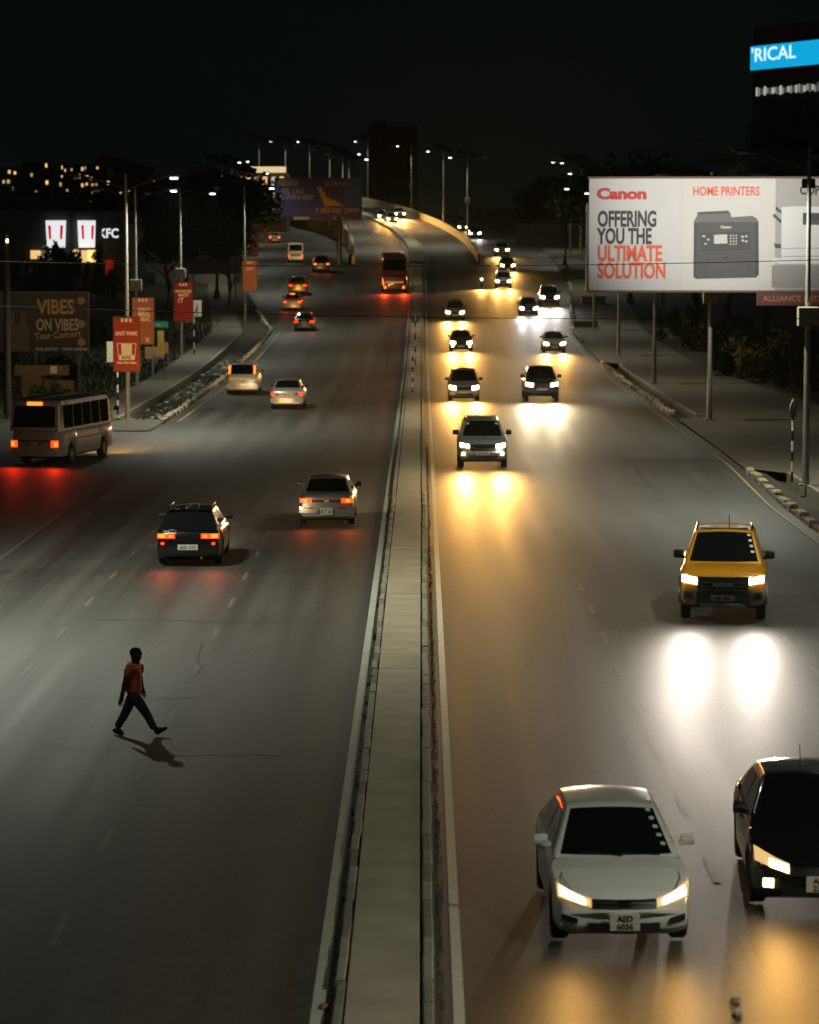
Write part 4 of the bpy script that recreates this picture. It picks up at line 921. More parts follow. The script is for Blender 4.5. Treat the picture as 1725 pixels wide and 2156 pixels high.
# panels fixed to the left lamp posts
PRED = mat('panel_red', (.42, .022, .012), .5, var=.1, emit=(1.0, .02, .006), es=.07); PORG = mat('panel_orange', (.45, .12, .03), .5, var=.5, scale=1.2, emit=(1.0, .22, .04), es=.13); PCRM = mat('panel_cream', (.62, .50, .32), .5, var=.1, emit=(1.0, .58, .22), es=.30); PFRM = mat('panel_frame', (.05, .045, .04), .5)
def lamp_panel(label, x0, x1, y0, y1, Y, m, rz, lines):
    a = at((x0 + x1) / 2, y1, Y); b = at((x0 + x1) / 2, y0, Y); w_ = (at(x1, y1, Y).x - at(x0, y1, Y).x) / math.cos(rz); h = b.z - a.z
    r = empty('advert_panel', (a.x, Y - .28, a.z), (0, 0, rz)); tag(r, label, 'advert panel', 'advert panels on lamp posts')
    MB().box(-w_ / 2, w_ / 2, -.02, .12, 0, h).build('frame', PFRM, r); MB().box(-w_ / 2 + .05, w_ / 2 - .05, -.04, -.02, .05, h - .05).build('poster', m, r)
    MB().box(-.08, .08, .12, .30, h * .25, h * .3).build('bracket', STEEL, r); MB().box(-.08, .08, .12, .30, h * .75, h * .8).build('bracket', STEEL, r)
    for i in range(3): MB().box(-w_ / 2 + w_ * (.30 + .15 * i), -w_ / 2 + w_ * (.39 + .15 * i), -.05, -.04, h * .90, h * .965).build('stripe', PCRM, r)
    for (tx, sz, x, z, sx) in lines: text('lettering', tx, sz * w_, PCRM, r, (x * w_, -.052, z * h), sx=sx, off=.008, align='CENTER')
    return r, w_, h
r, w_, h = lamp_panel('red chicken advert panel reading EAST PARK with a bucket, lowest on its post', 240, 297, 666, 783, 137, PRED, R(3), [('EAST PARK', .20, 0, .665, .82), ('Drive Thru Open', .105, 0, .155, .95)])
bk = MB().poly([(-.36 * w_, .52 * h), (.36 * w_, .52 * h), (.29 * w_, .22 * h), (-.29 * w_, .22 * h)], -.05, -.042).build('bucket_print', PCRM, r)
for s in (-1, 1): MB().poly([(s * .33 * w_, .505 * h), (s * .20 * w_, .505 * h), (s * .18 * w_, .31 * h), (s * .29 * w_, .31 * h)], -.058, -.050).build('bucket_stripe', PRED, bk)
text('lettering', 'KFC', .17 * w_, INK, bk, (0, -.055, .235 * h), sx=1.1, off=.006, align='CENTER')
lamp_panel('orange food advert panel half hidden behind the red one', 279, 327, 625, 726, 172, PORG, R(4), [('ENJOY', .22, .05, .70, .8), ('MEAL', .25, .05, .60, .9), ('DEAL', .25, .05, .50, .9), ('K', .3, .2, .06, 1)])
lamp_panel('dark red food advert panel reading IT, with a round sign below', 366, 408, 593, 678, 204, PRED, R(3), [('WHOEVER', .20, 0, .73, .85), ('MADE', .20, 0, .64, .95), ('IT', .34, -.12, .48, 1.0)])
lamp_panel('orange and cream advert panel on the post by the kerb bend', 511, 543, 548, 614, 240, PORG, R(2), [('JUICY', .22, 0, .7, .8)])
lamp_panel('small pink advert panel highest up the slip road', 527, 545, 492, 540, 292, mat('panel_pink', (.34, .08, .07), .5, var=.2), R(2), [])

def striped_post(name, loc, h, label, cat, rz=0, bands=8, r_=.045):
    r = empty(name, loc, (0, 0, rz)); tag(r, label, cat)
    for i in range(bands): MB().tube([(0, 0, h * i / bands), (0, 0, h * (i + 1) / bands)], r_, 8).build('post_band', WHITE if i % 2 else BLACK, r)
    return r
P = G(1668, 1015); r = striped_post('road_sign', P, 2.9, 'black and white striped sign post with a round sign, beside the tall lamp', 'road sign', R(60))
MB().tube([(0, -.03, 2.55), (0, -.01, 2.55)], .32, 20).build('sign_disc', STEEL, r)
P = G(877, 772); P.z += .13; P.x = -.42; r = striped_post('road_sign', P, 3.3, 'sign post on the median with a round sign seen from behind', 'road sign')
MB().tube([(0, -.03, 3.05), (0, -.01, 3.05)], .3, 20).build('sign_disc', DARKST, r)
P = G(873, 832); P.z += .13; P.x = -.5; striped_post('marker_post', P, 2.3, 'thin striped marker post standing on the median', 'marker post')
P = G(409, 748); r = striped_post('road_sign', P, 3.6, 'striped sign post carrying a white arrow board and a round limit sign', 'road sign')
MB().box(-.02, .55, -.06, -.03, 2.75, 3.9).build('arrow_board', mat('sign_cream', (.6, .52, .40), .5), r); MB().poly([(.22, 2.85), (.28, 2.85), (.28, 3.7), (.22, 3.7)], -.07, -.06).build('arrow_stroke', INK, r); MB().poly([(.02, 3.0), (.08, 2.95), (.24, 3.3), (.2, 3.38)], -.075, -.065).build('arrow_stroke', INK, r)
d_ = MB().tube([(-.42, -.12, 2.72), (-.42, -.09, 2.72)], .40, 20).build('limit_disc', mat('sign_amber', (.6, .40, .16), .5), r); MB().tube([(-.42, -.125, 2.72), (-.42, -.118, 2.72)], .32, 20).build('limit_face', mat('sign_cream', (.6, .52, .40), .5), d_); text('lettering', '60', .34, INK, d_, (-.42, -.135, 2.61), align='CENTER')
P = G(243, 835); P = Vector((at(243, 800, 140).x, 141.0, 0)); r = striped_post('road_sign', P, 3.0, 'striped post behind the first red panel carrying a small cream board', 'road sign')
MB().box(-.5, -.1, -.06, -.03, 2.6, 3.6).build('sign_board', mat('sign_cream', (.6, .52, .40), .5), r)
GY = 178.0; a = at(340, 690, GY); r = empty('street_sign', (a.x, GY, T(GY))); tag(r, 'green street name sign beside the orange panel', 'street sign')
MB().tube([(-.55, 0, 0), (-.55, 0, a.z - T(GY) + .4)], .04, 8).build('post', STEEL, r); MB().box(-.55, .42, -.05, -.02, a.z - T(GY), a.z - T(GY) + .40).build('name_plate', mat('sign_green', (.01, .22, .14), .5), r); text('lettering', 'Park', .26, WHITE, r, (-.50, -.056, a.z - T(GY) + .1))
PY = 176.0; a = at(325, 755, PY); r = empty('poster_board', (a.x, PY, T(PY))); tag(r, 'yellow and purple poster board on black legs behind the panels', 'poster board'); hz = a.z - T(PY); w_ = 1.0
MB().box(-.55, .60, -.04, .02, hz, hz + .72).build('poster', mat('poster_yellow', (.55, .33, .04), .6, var=.4, scale=2), r); MB().box(-.15, .60, -.05, -.04, hz, hz + .16).build('poster_band', mat('poster_purple', (.22, .10, .30), .6), r); MB().box(.2, .60, -.04, .02, hz + .73, hz + 1.7).build('upper_poster', mat('poster_amber', (.5, .36, .08), .6, var=.4, scale=2), r); MB().box(-.5, .15, -.05, -.04, hz + .25, hz + .6).build('poster_print', mat('poster_pink', (.5, .25, .2), .6, var=.3), r)
for x in (-.5, .55): MB().box(x, x + .06, 0, .06, 0, hz).build('leg', BLACK, r)
MB().box(.6, .85, -.02, .02, hz + .3, hz + 1.0).build('side_board', mat('sign_orange', (.5, .2, .06), .5), r)
# VIBES hoarding
VY = 162.0; a = at(186, 742, VY); b = at(186, 616, VY); VH = b.z - a.z
vb = empty('hoarding', (a.x, VY, 0), (0, 0, R(2))); tag(vb, 'dark concert hoarding lettered VIBES ON VIBES, at the frame edge', 'hoarding')
DP = mat('concert_dark', (.028, .022, .018), .6, var=.7, scale=.9); GOLD = mat('concert_gold', (.62, .36, .09), .6, var=.2); MB().box(-6.2, 0, 0, .15, a.z, b.z).build('poster', DP, vb)
MB().box(-6.25, .05, -.02, .17, b.z, b.z + .06).build('frame_rail', PFRM, vb); MB().box(0, .06, -.02, .17, a.z - .05, b.z).build('frame_rail', PFRM, vb)
def vx(x): return (x - 186) * VY / FPX
def vz(y): return b.z - (y - 616) * VH / 126
text('lettering', 'VIBES', 42 * VY / FPX, GOLD, vb, (vx(80), -.02, vz(660)), sx=.78, off=.03); text('lettering', 'ON VIBES', 34 * VY / FPX, mat('concert_pale', (.62, .50, .34), .6), vb, (vx(77), -.02, vz(695)), sx=.62, off=.02); text('lettering', 'Tour Concert', 20 * VY / FPX, GOLD, vb, (vx(74), -.02, vz(715)), rot=(math.pi / 2, R(-4), 0), sx=.85, off=.008)
text('lettering', 'FREE ENTRY   MAIN ARENA', 9 * VY / FPX, WHITE, vb, (vx(75), -.02, vz(738)), sx=1.0)
for k_, (x, s) in enumerate(((26, 1.0), (50, .9))):
    MB().poly([(vx(x - 12 * s), vz(738)), (vx(x - 14 * s), vz(690)), (vx(x - 6 * s), vz(676)), (vx(x - 6 * s), vz(655)), (vx(x + 6 * s), vz(655)), (vx(x + 6 * s), vz(676)), (vx(x + 14 * s), vz(690)), (vx(x + 12 * s), vz(738))], -.012, -.002).build('printed_singer', mat('concert_figure', (.10, .075, .06), .6, var=.6, scale=2), vb)
for y in (633, 682, 720): MB().tube([(vx(172), -.01, vz(y)), (vx(172), -.02, vz(y))], .22, 14).build('printed_lamp', mat('concert_lamp', (.45, .24, .12), .6), vb)
for x in (-5.4, -3, -.6): MB().box(x, x + .12, .16, .28, 0, b.z).build('post', DARKST, vb)
# T-shaped timber board
TY = 157.0; r = empty('timber_board', at(70, 835, TY), (0, 0, 0)); tag(r, 'brown T-shaped board standing behind the minibus roof', 'board'); r.location.z = 0
TB = mat('weathered_board', (.16, .10, .045), .8, var=.25); zt_ = at(70, 790, TY).z
MB().box(-.6, .45, 0, .1, 0, zt_).build('stem', TB, r); MB().box(-1.0, 1.95, -.02, .12, zt_, zt_ + .55).build('crossbar', TB, r); MB().box(.95, 1.3, -.035, -.02, zt_ + .1, zt_ + .5).build('notice', PLATE, r)
MB().box(.6, 2.2, .0, .1, .5, .95).build('low_rail', TB, r); MB().box(.7, .8, .1, .2, 0, .5).build('post', TB, r); MB().box(2.0, 2.1, .1, .2, 0, .5).build('post', TB, r)
# dark boards further back
DB = mat('dark_print', (.030, .026, .045), .6, var=.4, scale=1.5)
YY = 262.0; a = at(396, 577, YY); b = at(508, 509, YY); r = empty('hoarding', (a.x, YY, T(YY)), (0, 0, R(2))); tag(r, 'dark purple hoarding with blue diagonal streaks beyond the pavement', 'hoarding')
MB().box(0, b.x - a.x, 0, .12, a.z - T(YY), b.z - T(YY)).build('poster', DB, r); text('lettering', 'The Premier League', .50, WHITE, r, (.25, -.02, b.z - T(YY) - .85), sx=.75); text('lettering', 'on show', .42, WHITE, r, (.9, -.02, b.z - T(YY) - 1.4), sx=.8)
bl = mat('streak_blue', (.03, .10, .22), .6)
for q in (3.6, 4.2): MB().poly([(q, b.z - T(YY)), (q + .22, b.z - T(YY)), (q + .62, a.z - T(YY) + .3), (q + .38, a.z - T(YY) + .3)], -.03, -.01).build('streak', bl, r)
for x in (.4, 4.2): MB().box(x, x + .12, .12, .24, 0, b.z - T(YY)).build('post', DARKST, r)
YY = 332.0; a = at(578, 458, YY); b = at(762, 374, YY); r = empty('billboard', (a.x, YY, T(YY)), (0, 0, R(1))); tag(r, 'blue jackpot billboard with a golden arm, on a pole by the flyover', 'billboard'); W_ = b.x - a.x; z0 = a.z - T(YY); z1 = b.z - T(YY); hh = z1 - z0
MB().box(0, W_, 0, .35, z0, z1).build('poster', mat('jackpot_blue', (.035, .035, .13), .6, var=.3, scale=.5), r); MB().box(W_ * .80, W_ * .985, -.02, -.004, z0 + .3 * hh, z1 - .05).build('poster_field', mat('jackpot_blue_light', (.04, .08, .24), .6), r)
YEL = mat('jackpot_gold', (.55, .26, .03), .6); MB().box(W_ * .04, W_ * .27, -.03, -.004, z1 - .2 * hh, z1 - .03).build('poster_tab', mat('jackpot_tab', (.20, .15, .14), .6), r)
text('lettering', 'FEEL LIKE', .82, mat('jackpot_pale', (.32, .25, .24), .6), r, (W_ * .05, -.03, z0 + .60 * hh), sx=.85, off=.01); text('lettering', 'A WINNER!', .82, mat('jackpot_pale', (.32, .25, .24), .6), r, (W_ * .05, -.03, z0 + .45 * hh), sx=.95, off=.01); text('lettering', 'JACKPOT', .66, mat('jackpot_orange', (.45, .16, .02), .6), r, (W_ * .58, -.03, z0 + .80 * hh), sx=.95, off=.01); text('lettering', '5 000 000 ZMW', .80, YEL, r, (W_ * .47, -.03, z0 + .12 * hh), sx=.92, off=.01)
MB().poly([(W_ * .49, z0 + .76 * hh), (W_ * .53, z0 + .78 * hh), (W_ * .60, z0 + .50 * hh), (W_ * .70, z0 + .42 * hh), (W_ * .80, z0 + .30 * hh), (W_ * .58, z0 + .28 * hh)], -.03, -.004).build('printed_arm', YEL, r)
MB().box(-.1, W_ + .1, -.35, .5, z0 - .25, z0 - .1).build('catwalk', DARKST, r); MB().box(W_ * .22, W_ * .40, -.38, -.36, z0 - .22, z0 + .1).build('owner_strip', mat('owner_cream', (.4, .37, .26), .6), r); MB().box(W_ * .58, W_ * .68, -.38, -.36, z0 - .22, z0 + .1).build('owner_strip', mat('owner_red', (.13, .018, .014), .6), r)
MB().tube([(W_ * .74, .6, 0), (W_ * .74, .6, z1 - .5)], .3, 12).build('column', DARKST, r, True)
# unlit bucket sign on a tall pole
YY = 285.0; a = at(391, 410, YY); b = at(391, 370, YY); r = empty('pole_sign', (a.x, YY, T(YY)), (0, 0, R(4))); tag(r, 'unlit bucket-shaped sign high on a pole among the trees', 'pole sign'); z0 = a.z - T(YY); z1 = b.z - T(YY)
MB().poly([(-.78, z0), (.78, z0), (1.0, z1), (-1.0, z1)], -.3, .3).build('bucket', mat('dull_white', (.09, .08, .08), .6), r)
for x in (-.6, .25): MB().poly([(x * .9, z0 + .1), (x * .9 + .3, z0 + .1), (x + .36, z1 - .1), (x, z1 - .1)], -.32, -.30).build('stripe', mat('dull_red', (.10, .02, .02), .6), r)
MB().box(-.9, .9, -.2, .2, z0 - 1.4, z0 - .7).build('name_board', mat('dull_red', (.10, .02, .02), .6), r); MB().tube([(0, 0, 0), (0, 0, z0)], .14, 10).build('pole', DARKST, r)
# utility poles and cables over the road
WOOD = mat('pole_wood', (.045, .032, .022), .85, var=.3, scale=3)
r = empty('utility_pole', (at(14, 700, 140).x, 140, 0)); tag(r, 'dark wooden utility pole with a small lit lamp, at the frame edge', 'utility pole'); zl = at(20, 507, 140).z
MB().tube([(0, 0, 0), (.05, 0, zl + .6)], [.19, .13], 10).build('pole', WOOD, r, True); MB().tube([(.05, 0, zl + .3), (.12, -.2, zl + .25)], .03, 6).build('bracket', STEEL, r); MB().box(.07, .17, -.32, -.22, zl - .09, zl + .09).build('lamp', mat('lamp_warm', (.9, .8, .6), .4, emit=(1, .86, .62), es=5), r)
spot('pole_light', r, (.55, .5, zl), (R(62), 0, R(4)), 1500, WARMW, 110, .8, .1)
for i, (x, lab) in enumerate(((-17.5, 'cable pole beyond the dark carriageway'), (17.5, 'cable pole beyond the oncoming lanes'))):
    q = empty('cable_pole', (x, 70, 0)); tag(q, 'wooden ' + lab, 'utility pole', 'poles carrying the cables'); MB().tube([(0, 0, 0), (0, 0, 8.6)], [.17, .12], 10).build('pole', WOOD, q, True); MB().box(-.06, .06, -.7, .7, 8.1, 8.25).build('cross_arm', WOOD, q)
for i, (zL, zR, sag, lab) in enumerate(((8.2, 8.3, .42, 'upper black cable strung across the whole road'), (7.2, 6.7, .35, 'lower black cable strung across the whole road'))):
    pts = [(-17.4 + 34.8 * j / 40, 70 - .2 + .4 * i, zL + (zR - zL) * j / 40 - sag * (1 - (2 * j / 40 - 1) ** 2)) for j in range(41)]
    tag(MB().tube(pts, .009, 5).build('cable', mat('cable_sheath', (.008, .008, .008), .95, spec=.02), None, True), lab, 'cable', 'overhead cables')
# concrete blocks on the verge, pale fence posts
for i, (x, y, w_, d, h, lab) in enumerate(((1233, 690, 2.0, 1.4, .5, 'low concrete block by the far kerb, nearer of two'), (1250, 640, 2.2, 1.4, .6, 'low concrete block by the far kerb, further of two'))):
    P = G(x, y); o = MB().box(-w_ / 2, w_ / 2, -d / 2, d / 2, 0, h, .05); o.box(-w_ / 2 - .15, w_ / 2 + .15, -d / 2 - .1, d / 2 + .1, h + .01, h + .12, .02); o = o.build('concrete_block', APRON); o.location = P; tag(o, lab, 'concrete block', 'concrete blocks on the verge')
for i, (x, y) in enumerate(((1628, 735), (1642, 745), (1655, 752))):
    P = G(x, y); o = MB().box(-.14, .14, -.1, .1, 0, 1.5 + .2 * i, .03).build('fence_post', mat('pale_post', (.42, .38, .30), .8, var=.2)); o.location = P; o.rotation_euler = (0, R(3 - 3 * i), 0); tag(o, 'pale leaning fence post among the bushes, %s' % ['shortest', 'middle one', 'tallest'][i], 'fence post', 'fence posts among the bushes')
# person-sized debris on the road
for x, y, lab in ((1552, 2140, 'small stone on the asphalt in the corner'), (1548, 2110, 'second small stone on the asphalt in the corner'), (682, 2125, 'orange brick fragment lying by the median line')):
    P = G(x, y); v = []; rr = random.Random(x)
    o = MB(); n = 7; rows = [[(q * math.cos(6.283 * j / n) * rr.uniform(.8, 1.1), q * math.sin(6.283 * j / n) * rr.uniform(.8, 1.1), z) for j in range(n)] for q, z in ((.06, 0), (.065, .03), (.035, .06))]
    rows = [r0 + r0[:1] for r0 in rows]; o.grid(rows); o.f.append(tuple(2 * (n + 1) + j for j in range(n))); o = o.build('stone', mat('brick_bit', (.35, .16, .07), .8) if x == 682 else KERB, None, True); o.location = P; tag(o, lab, 'stone')
# ------------------------------------------------------------------ buildings
DKW = mat('night_wall', (.05, .05, .05), .8, var=.2); LITW = [mat('lit_window_%d' % i, (.6, .45, .25), .5, emit=c, es=e) for i, (c, e) in enumerate((((1, .62, .25), .9), ((1, .72, .38), .45), ((1, .5, .15), 1.4), ((.95, .95, .85), .5)))]
SIGNW = mat('sign_white_lit', (.8, .8, .8), .5, emit=(.93, .97, 1.0), es=.85, var=.03); SIGNR = mat('sign_red_lit', (.6, .02, .02), .5, emit=(.75, .015, .02), es=.6, var=.03)
# fast-food restaurant
g = T(285); rb = empty('restaurant', (0, 0, 0)); tag(rb, 'dark fast-food restaurant with two lit bucket signs and white letters', 'restaurant')
fa = [(-42.5, 283.0), (-34.0, 282.0), (-31.2, 285.0), (-28.2, 285.3), (-28.2, 297.0), (-42.5, 297.0)]
v = [(x, y, g - .6) for x, y in fa] + [(x, y, at(170, 443, 283).z) for x, y in fa]; n = len(fa)
obj('wall', v, [tuple(range(n, 2 * n))] + [(i, (i + 1) % n, (i + 1) % n + n, i + n) for i in range(n)], mat('restaurant_wall', (.035, .04, .045), .7), rb)
def bucket(cx, Y, rz, w_, name):
    z1 = at(120, 464, Y).z; z0 = at(120, 521, Y).z
    q = empty('bucket_sign', (cx, Y, 0), (0, 0, rz)); q.parent = rb
    MB().poly([(-w_ * .44, z0), (w_ * .44, z0), (w_ * .5, z1), (-w_ * .5, z1)], -.35, -.05).build('light_box', SIGNW, q)
    for s in (-1, 1): MB().poly([(s * w_ * .38, z0 + (z1 - z0) * .82), (s * w_ * .24, z0 + (z1 - z0) * .82), (s * w_ * .215, z0 + (z1 - z0) * .31), (s * w_ * .335, z0 + (z1 - z0) * .31)], -.38, -.352).build('red_stripe', SIGNR, q)
    MB().box(-.06, .06, -.05, .3, z0 + .6, z0 + .9).build('bracket', DARKST, q)
bucket(at(119, 490, 282).x, 281.9, R(-5), 1.95, 'a'); bucket(at(180, 490, 283.2).x, 283.2, R(42), 1.95, 'b')
a = at(213, 500, 285); lt = text('lettering', 'KFC', 1.25, SIGNW, rb, (a.x - .25, 284.95, a.z), rot=(math.pi / 2, 0, R(6)), sx=.86, off=.03, ext=.05)
for (x0, x1, y0, y1, k) in ((64, 83, 527, 545, 0), (86, 105, 528, 548, 1), (150, 165, 525, 556, 0), (168, 200, 527, 552, 0), (184, 200, 526, 551, 2)):
    p = at(x0, y1, 281.5); q = at(x1, y0, 281.5); MB().box(p.x, q.x, 281.6, 282.2, p.z, q.z).build('window', LITW[k], rb)
MB().box(-30.9, -30.2, 284.6, 285.0, g, g + 3.2).build('red_door', mat('red_glow', (.3, .01, .01), .6, emit=(1, .04, .02), es=.12), rb); MB().box(-28.6, -28.2, 284.9, 285.25, g, at(240, 470, 285).z).build('corner_column', mat('grey_column', (.14, .14, .14), .7), rb)
spot('sign_glow', rb, (-36, 278.5, g + 5), (R(-60), 0, 0), 500, (1, .8, .5), 150, .7, .3)
# low pale wall behind the lamp posts
o = MB().box(-27.5, -19.5, 300, 300.3, T(300) - .3, T(300) + 4.2).build('boundary_wall', mat('pale_render', (.22, .22, .19), .8, var=.2)); tag(o, 'plain pale boundary wall beside the restaurant', 'wall')
# building with the blue screen
Y0 = 300.0; a = at(1583, 148, Y0); b = at(1583, 98, Y0); e = at(1725, 82, 289.5)
d = Vector((e.x - a.x, -10.5, 0)); d.normalize(); rz = math.atan2(d.y, d.x); sb = empty('office_block', (a.x, Y0, 0), (0, 0, rz)); tag(sb, 'dark tower with a bright blue screen and a glowing strip in place of letters', 'office block')
MB().box(-.5, 22, .5, 16, T(Y0) - .5, b.z + 2.0).build('wall', mat('tower_wall', (.03, .03, .032), .7), sb); MB().box(-.2, 14.5, -.1, .5, a.z - .2, b.z + .15).build('screen_frame', DARKST, sb)
BLUES = mat('screen_blue', (.02, .2, .35), .4, emit=(.004, .40, .72), es=1.0, var=.02); MB().box(0, 14.3, -.16, -.1, a.z, b.z).build('screen', BLUES, sb)
for i in range(40): MB().box(.36 * i, .36 * i + .02, -.17, -.162, a.z, b.z).build('screen_seam', mat('screen_blue_dark', (.02, .15, .28), .4, emit=(.0, .24, .47), es=1.0), sb)
text('lettering', "'RICAL", 1.9, mat('screen_white', (.8, .8, .8), .4, emit=(.75, .93, 1.0), es=1.1), sb, (.15, -.2, a.z + .85), sx=1.45, off=.012)
z0 = at(1583, 203, Y0).z; z1 = at(1583, 183, Y0).z
for i in range(30):
    h0 = random.uniform(.0, .25); MB().box(.2 + .47 * i, .2 + .47 * i + random.uniform(.16, .34), .42, .5, z0 + h0, z1 - random.uniform(0, .3)).build('window', mat('letter_strip_glow_%d' % (i % 3), (.4, .4, .36), .5, emit=((.9, .95, .85), (.95, .8, .65), (.6, .7, .65))[i % 3], es=(.45, .25, .12)[i % 3]), sb)  # glowing bars put in for a row of unreadable letters
spot('screen_glow', sb, (7, -1.0, a.z + 1), (R(-80), 0, 0), 1500, (.05, .55, 1.0), 160, .8, 1.5)
# lit two-storey block behind the left trees
Y0 = 470.0; a = at(528, 470, Y0); b = at(603, 352, Y0); fb = empty('lit_block', (a.x, Y0, 0)); tag(fb, 'building with a brightly lit top fascia behind the left trees', 'building'); w_ = b.x - a.x; g = T(Y0)
MB().box(-4, w_, 0, 12, g - .5, b.z - .9).build('wall', mat('block_wall', (.12, .11, .09), .8), fb); FAS = mat('fascia_glow', (.6, .5, .35), .5, emit=(1, .78, .45), es=.75, var=.3)
for i in range(9): MB().box(.1 + i * (w_ - .1) / 9, .05 + (i + 1) * (w_ - .1) / 9, -.6, 0, b.z - .85, b.z + .1).build('fascia_panel', FAS, fb)
for i in range(7):
    for j in range(3): MB().box(-3.4 + 1.35 * i, -2.7 + 1.35 * i, -.06, .02, b.z - 2.9 - 1.9 * j, b.z - 1.5 - 1.9 * j).build('window', LITW[(i * 3 + j) % 4], fb)
# far buildings with lamps in the windows, left skyline
for bi, (x0, x1, yt, Y0, lab) in enumerate(((-10, 45, 352, 560, 'far block with warm windows at the frame edge'), (48, 110, 340, 600, 'far block with amber windows left of the restaurant signs'), (125, 215, 345, 640, 'long far block showing scattered lit windows above the restaurant'), (225, 330, 372, 520, 'low far block with a few dim windows behind the lamp posts'))):
    a = at(x0, yt, Y0); b = at(x1, yt, Y0); r = empty('far_building', (a.x, Y0, 0)); tag(r, lab, 'building', 'far buildings on the left skyline'); g = T(Y0)
    MB().box(0, b.x - a.x, 0, 10, g - 1, a.z).build('wall', DKW, r); rr = random.Random(bi); nx = int((b.x - a.x) / 1.1)
    for i in range(nx):
        for j in range(5):
            q = .2 + 1.1 * i + rr.uniform(-.3, .3); u = rr.uniform(-.3, .3)
            if rr.random() < .45: MB().box(q, q + rr.uniform(.2, .55), -.06, .02, a.z - 1.4 - 1.7 * j + u, a.z - .8 - 1.7 * j + u + rr.uniform(-.2, .2)).build('window', LITW[rr.randrange(3)], r)
# dark tower block beyond the flyover
a = at(776, 265, 660); b = at(880, 265, 660); r = empty('tower_block', (a.x, 660, 0)); tag(r, 'unlit tower block rising beyond the flyover', 'building'); MB().box(0, b.x - a.x, 0, 14, T(660) - 1, a.z).build('wall', mat('tower_dark', (.02, .02, .02), .9), r); MB().box(1, 4, 3, 7, a.z, a.z + 1.2).build('roof_tank', mat('tower_dark', (.02, .02, .02), .9), r)
for i in range(5):
    for j in range(7): MB().box(.8 + 2.1 * i, 2.0 + 2.1 * i, -.03, .03, a.z - 2.4 - 3 * j, a.z - 1.2 - 3 * j).build('window', GLASS, r)
# perimeter wall along the right slip road
pw = empty('perimeter_wall', (0, 0, 0)); tag(pw, 'pale panelled perimeter wall along the far right slip road', 'wall')
PWM = mat('wall_panel', (.20, .18, .15), .8, var=.25, scale=.6)
for i in range(14):
    x = 21.0 - .05 * i; y = 335 + 4.4 * i; x = 22 + .10 * i
    MB().box(x, x + .2, y, y + 4.1, T(y) - .3, T(y) + 2.6).build('panel', PWM, pw); MB().box(x - .08, x + .28, y + 4.1, y + 4.4, T(y) - .3, T(y) + 2.85).build('pier', PWM, pw)
for i in range(7):
    x0 = 13 + 2.6 * i; MB().box(x0, x0 + 2.45, 402, 402.2, T(402) - .3, T(402) + 2.9).build('panel', PWM, pw); MB().box(x0 + 2.45, x0 + 2.6, 401.9, 402.3, T(402) - .3, T(402) + 3.1).build('pier', PWM, pw)
# ------------------------------------------------------------------ trees, bushes, grass
LEAF = mat('leaf_green', (.026, .045, .014), .85, var=.5, scale=.8, spec=.1); LEAFD = mat('leaf_dark', (.013, .022, .009), .9, var=.4, scale=.8, spec=.1); LEAFY = mat('leaf_dry', (.085, .07, .028), .85, var=.4, scale=.8, spec=.1); BARK = mat('bark', (.06, .045, .03), .9, var=.3, scale=4)
def crown_mesh(seed, n, clumps, lw, m, flat=.75):
    rr = random.Random(seed); mb = MB(); C = []
    for i in range(clumps):
        a = rr.uniform(0, 6.283); q = math.sqrt(rr.random()) * .72; C.append((q * math.cos(a), q * math.sin(a), rr.uniform(-.5, .62) * flat * (1 - q * .45), rr.uniform(.20, .42)))
    for i in range(n):
        cx, cy_, cz, cr = C[rr.randrange(clumps)]
        d = Vector((rr.gauss(0, 1), rr.gauss(0, 1), rr.gauss(0, .8))); d.normalize(); d *= cr * rr.random() ** .45
        p = Vector((cx, cy_, cz)) + d; u = Vector((rr.gauss(0, 1), rr.gauss(0, 1), rr.gauss(0, .6))).normalized(); w_ = u.cross(Vector((rr.gauss(0, 1), rr.gauss(0, 1), rr.gauss(0, 1)))).normalized()
        s = lw * rr.uniform(.6, 1.3)
        mb.add([p - u * s, p + w_ * s * .45, p + u * s, p - w_ * s * .45], [(0, 1, 2, 3)])
    o = mb.build('crown', m); d = o.data; bpy.data.objects.remove(o); return d
def trunk_mesh(seed, h=1.0):
    rr = random.Random(seed); mb = MB(); mb.tube([(0, 0, 0), (rr.uniform(-.02, .02), rr.uniform(-.02, .02), .25), (rr.uniform(-.04, .04), rr.uniform(-.04, .04), .6), (0, 0, .85)], [.028, .022, .015, .006], 8)
    for i in range(7):
        a = 6.283 * i / 7 + rr.uniform(-.3, .3); z = rr.uniform(.32, .6); L = rr.uniform(.18, .33)
        mb.tube([(0, 0, z), (math.cos(a) * L * .5, math.sin(a) * L * .5, z + L * .45), (math.cos(a) * L, math.sin(a) * L, z + L * .75)], [.012, .008, .003], 6)
    o = mb.build('trunk', BARK, None, True); d = o.data; bpy.data.objects.remove(o); return d
CR = [crown_mesh(1, 3600, 16, .055, LEAFD), crown_mesh(2, 3600, 20, .055, LEAF), crown_mesh(3, 3000, 14, .06, LEAFD, .5), crown_mesh(4, 3400, 18, .055, LEAF, .6)]
TR = [trunk_mesh(1), trunk_mesh(2)]
def tree(x, Y, h, w_, k, label, group, base=None):
    z = T(Y) if base is None else base; r = empty('tree', (x, Y, z - .1), (0, 0, random.uniform(0, 6.28))); tag(r, label, 'tree', group)
    share('trunk', TR[k % 2], None, r, (0, 0, 0), (0, 0, 0), (h, h, h)); share('crown', CR[k % 4], None, r, (0, 0, h * .66), (0, 0, 0), (w_, w_, h * .46)); return r
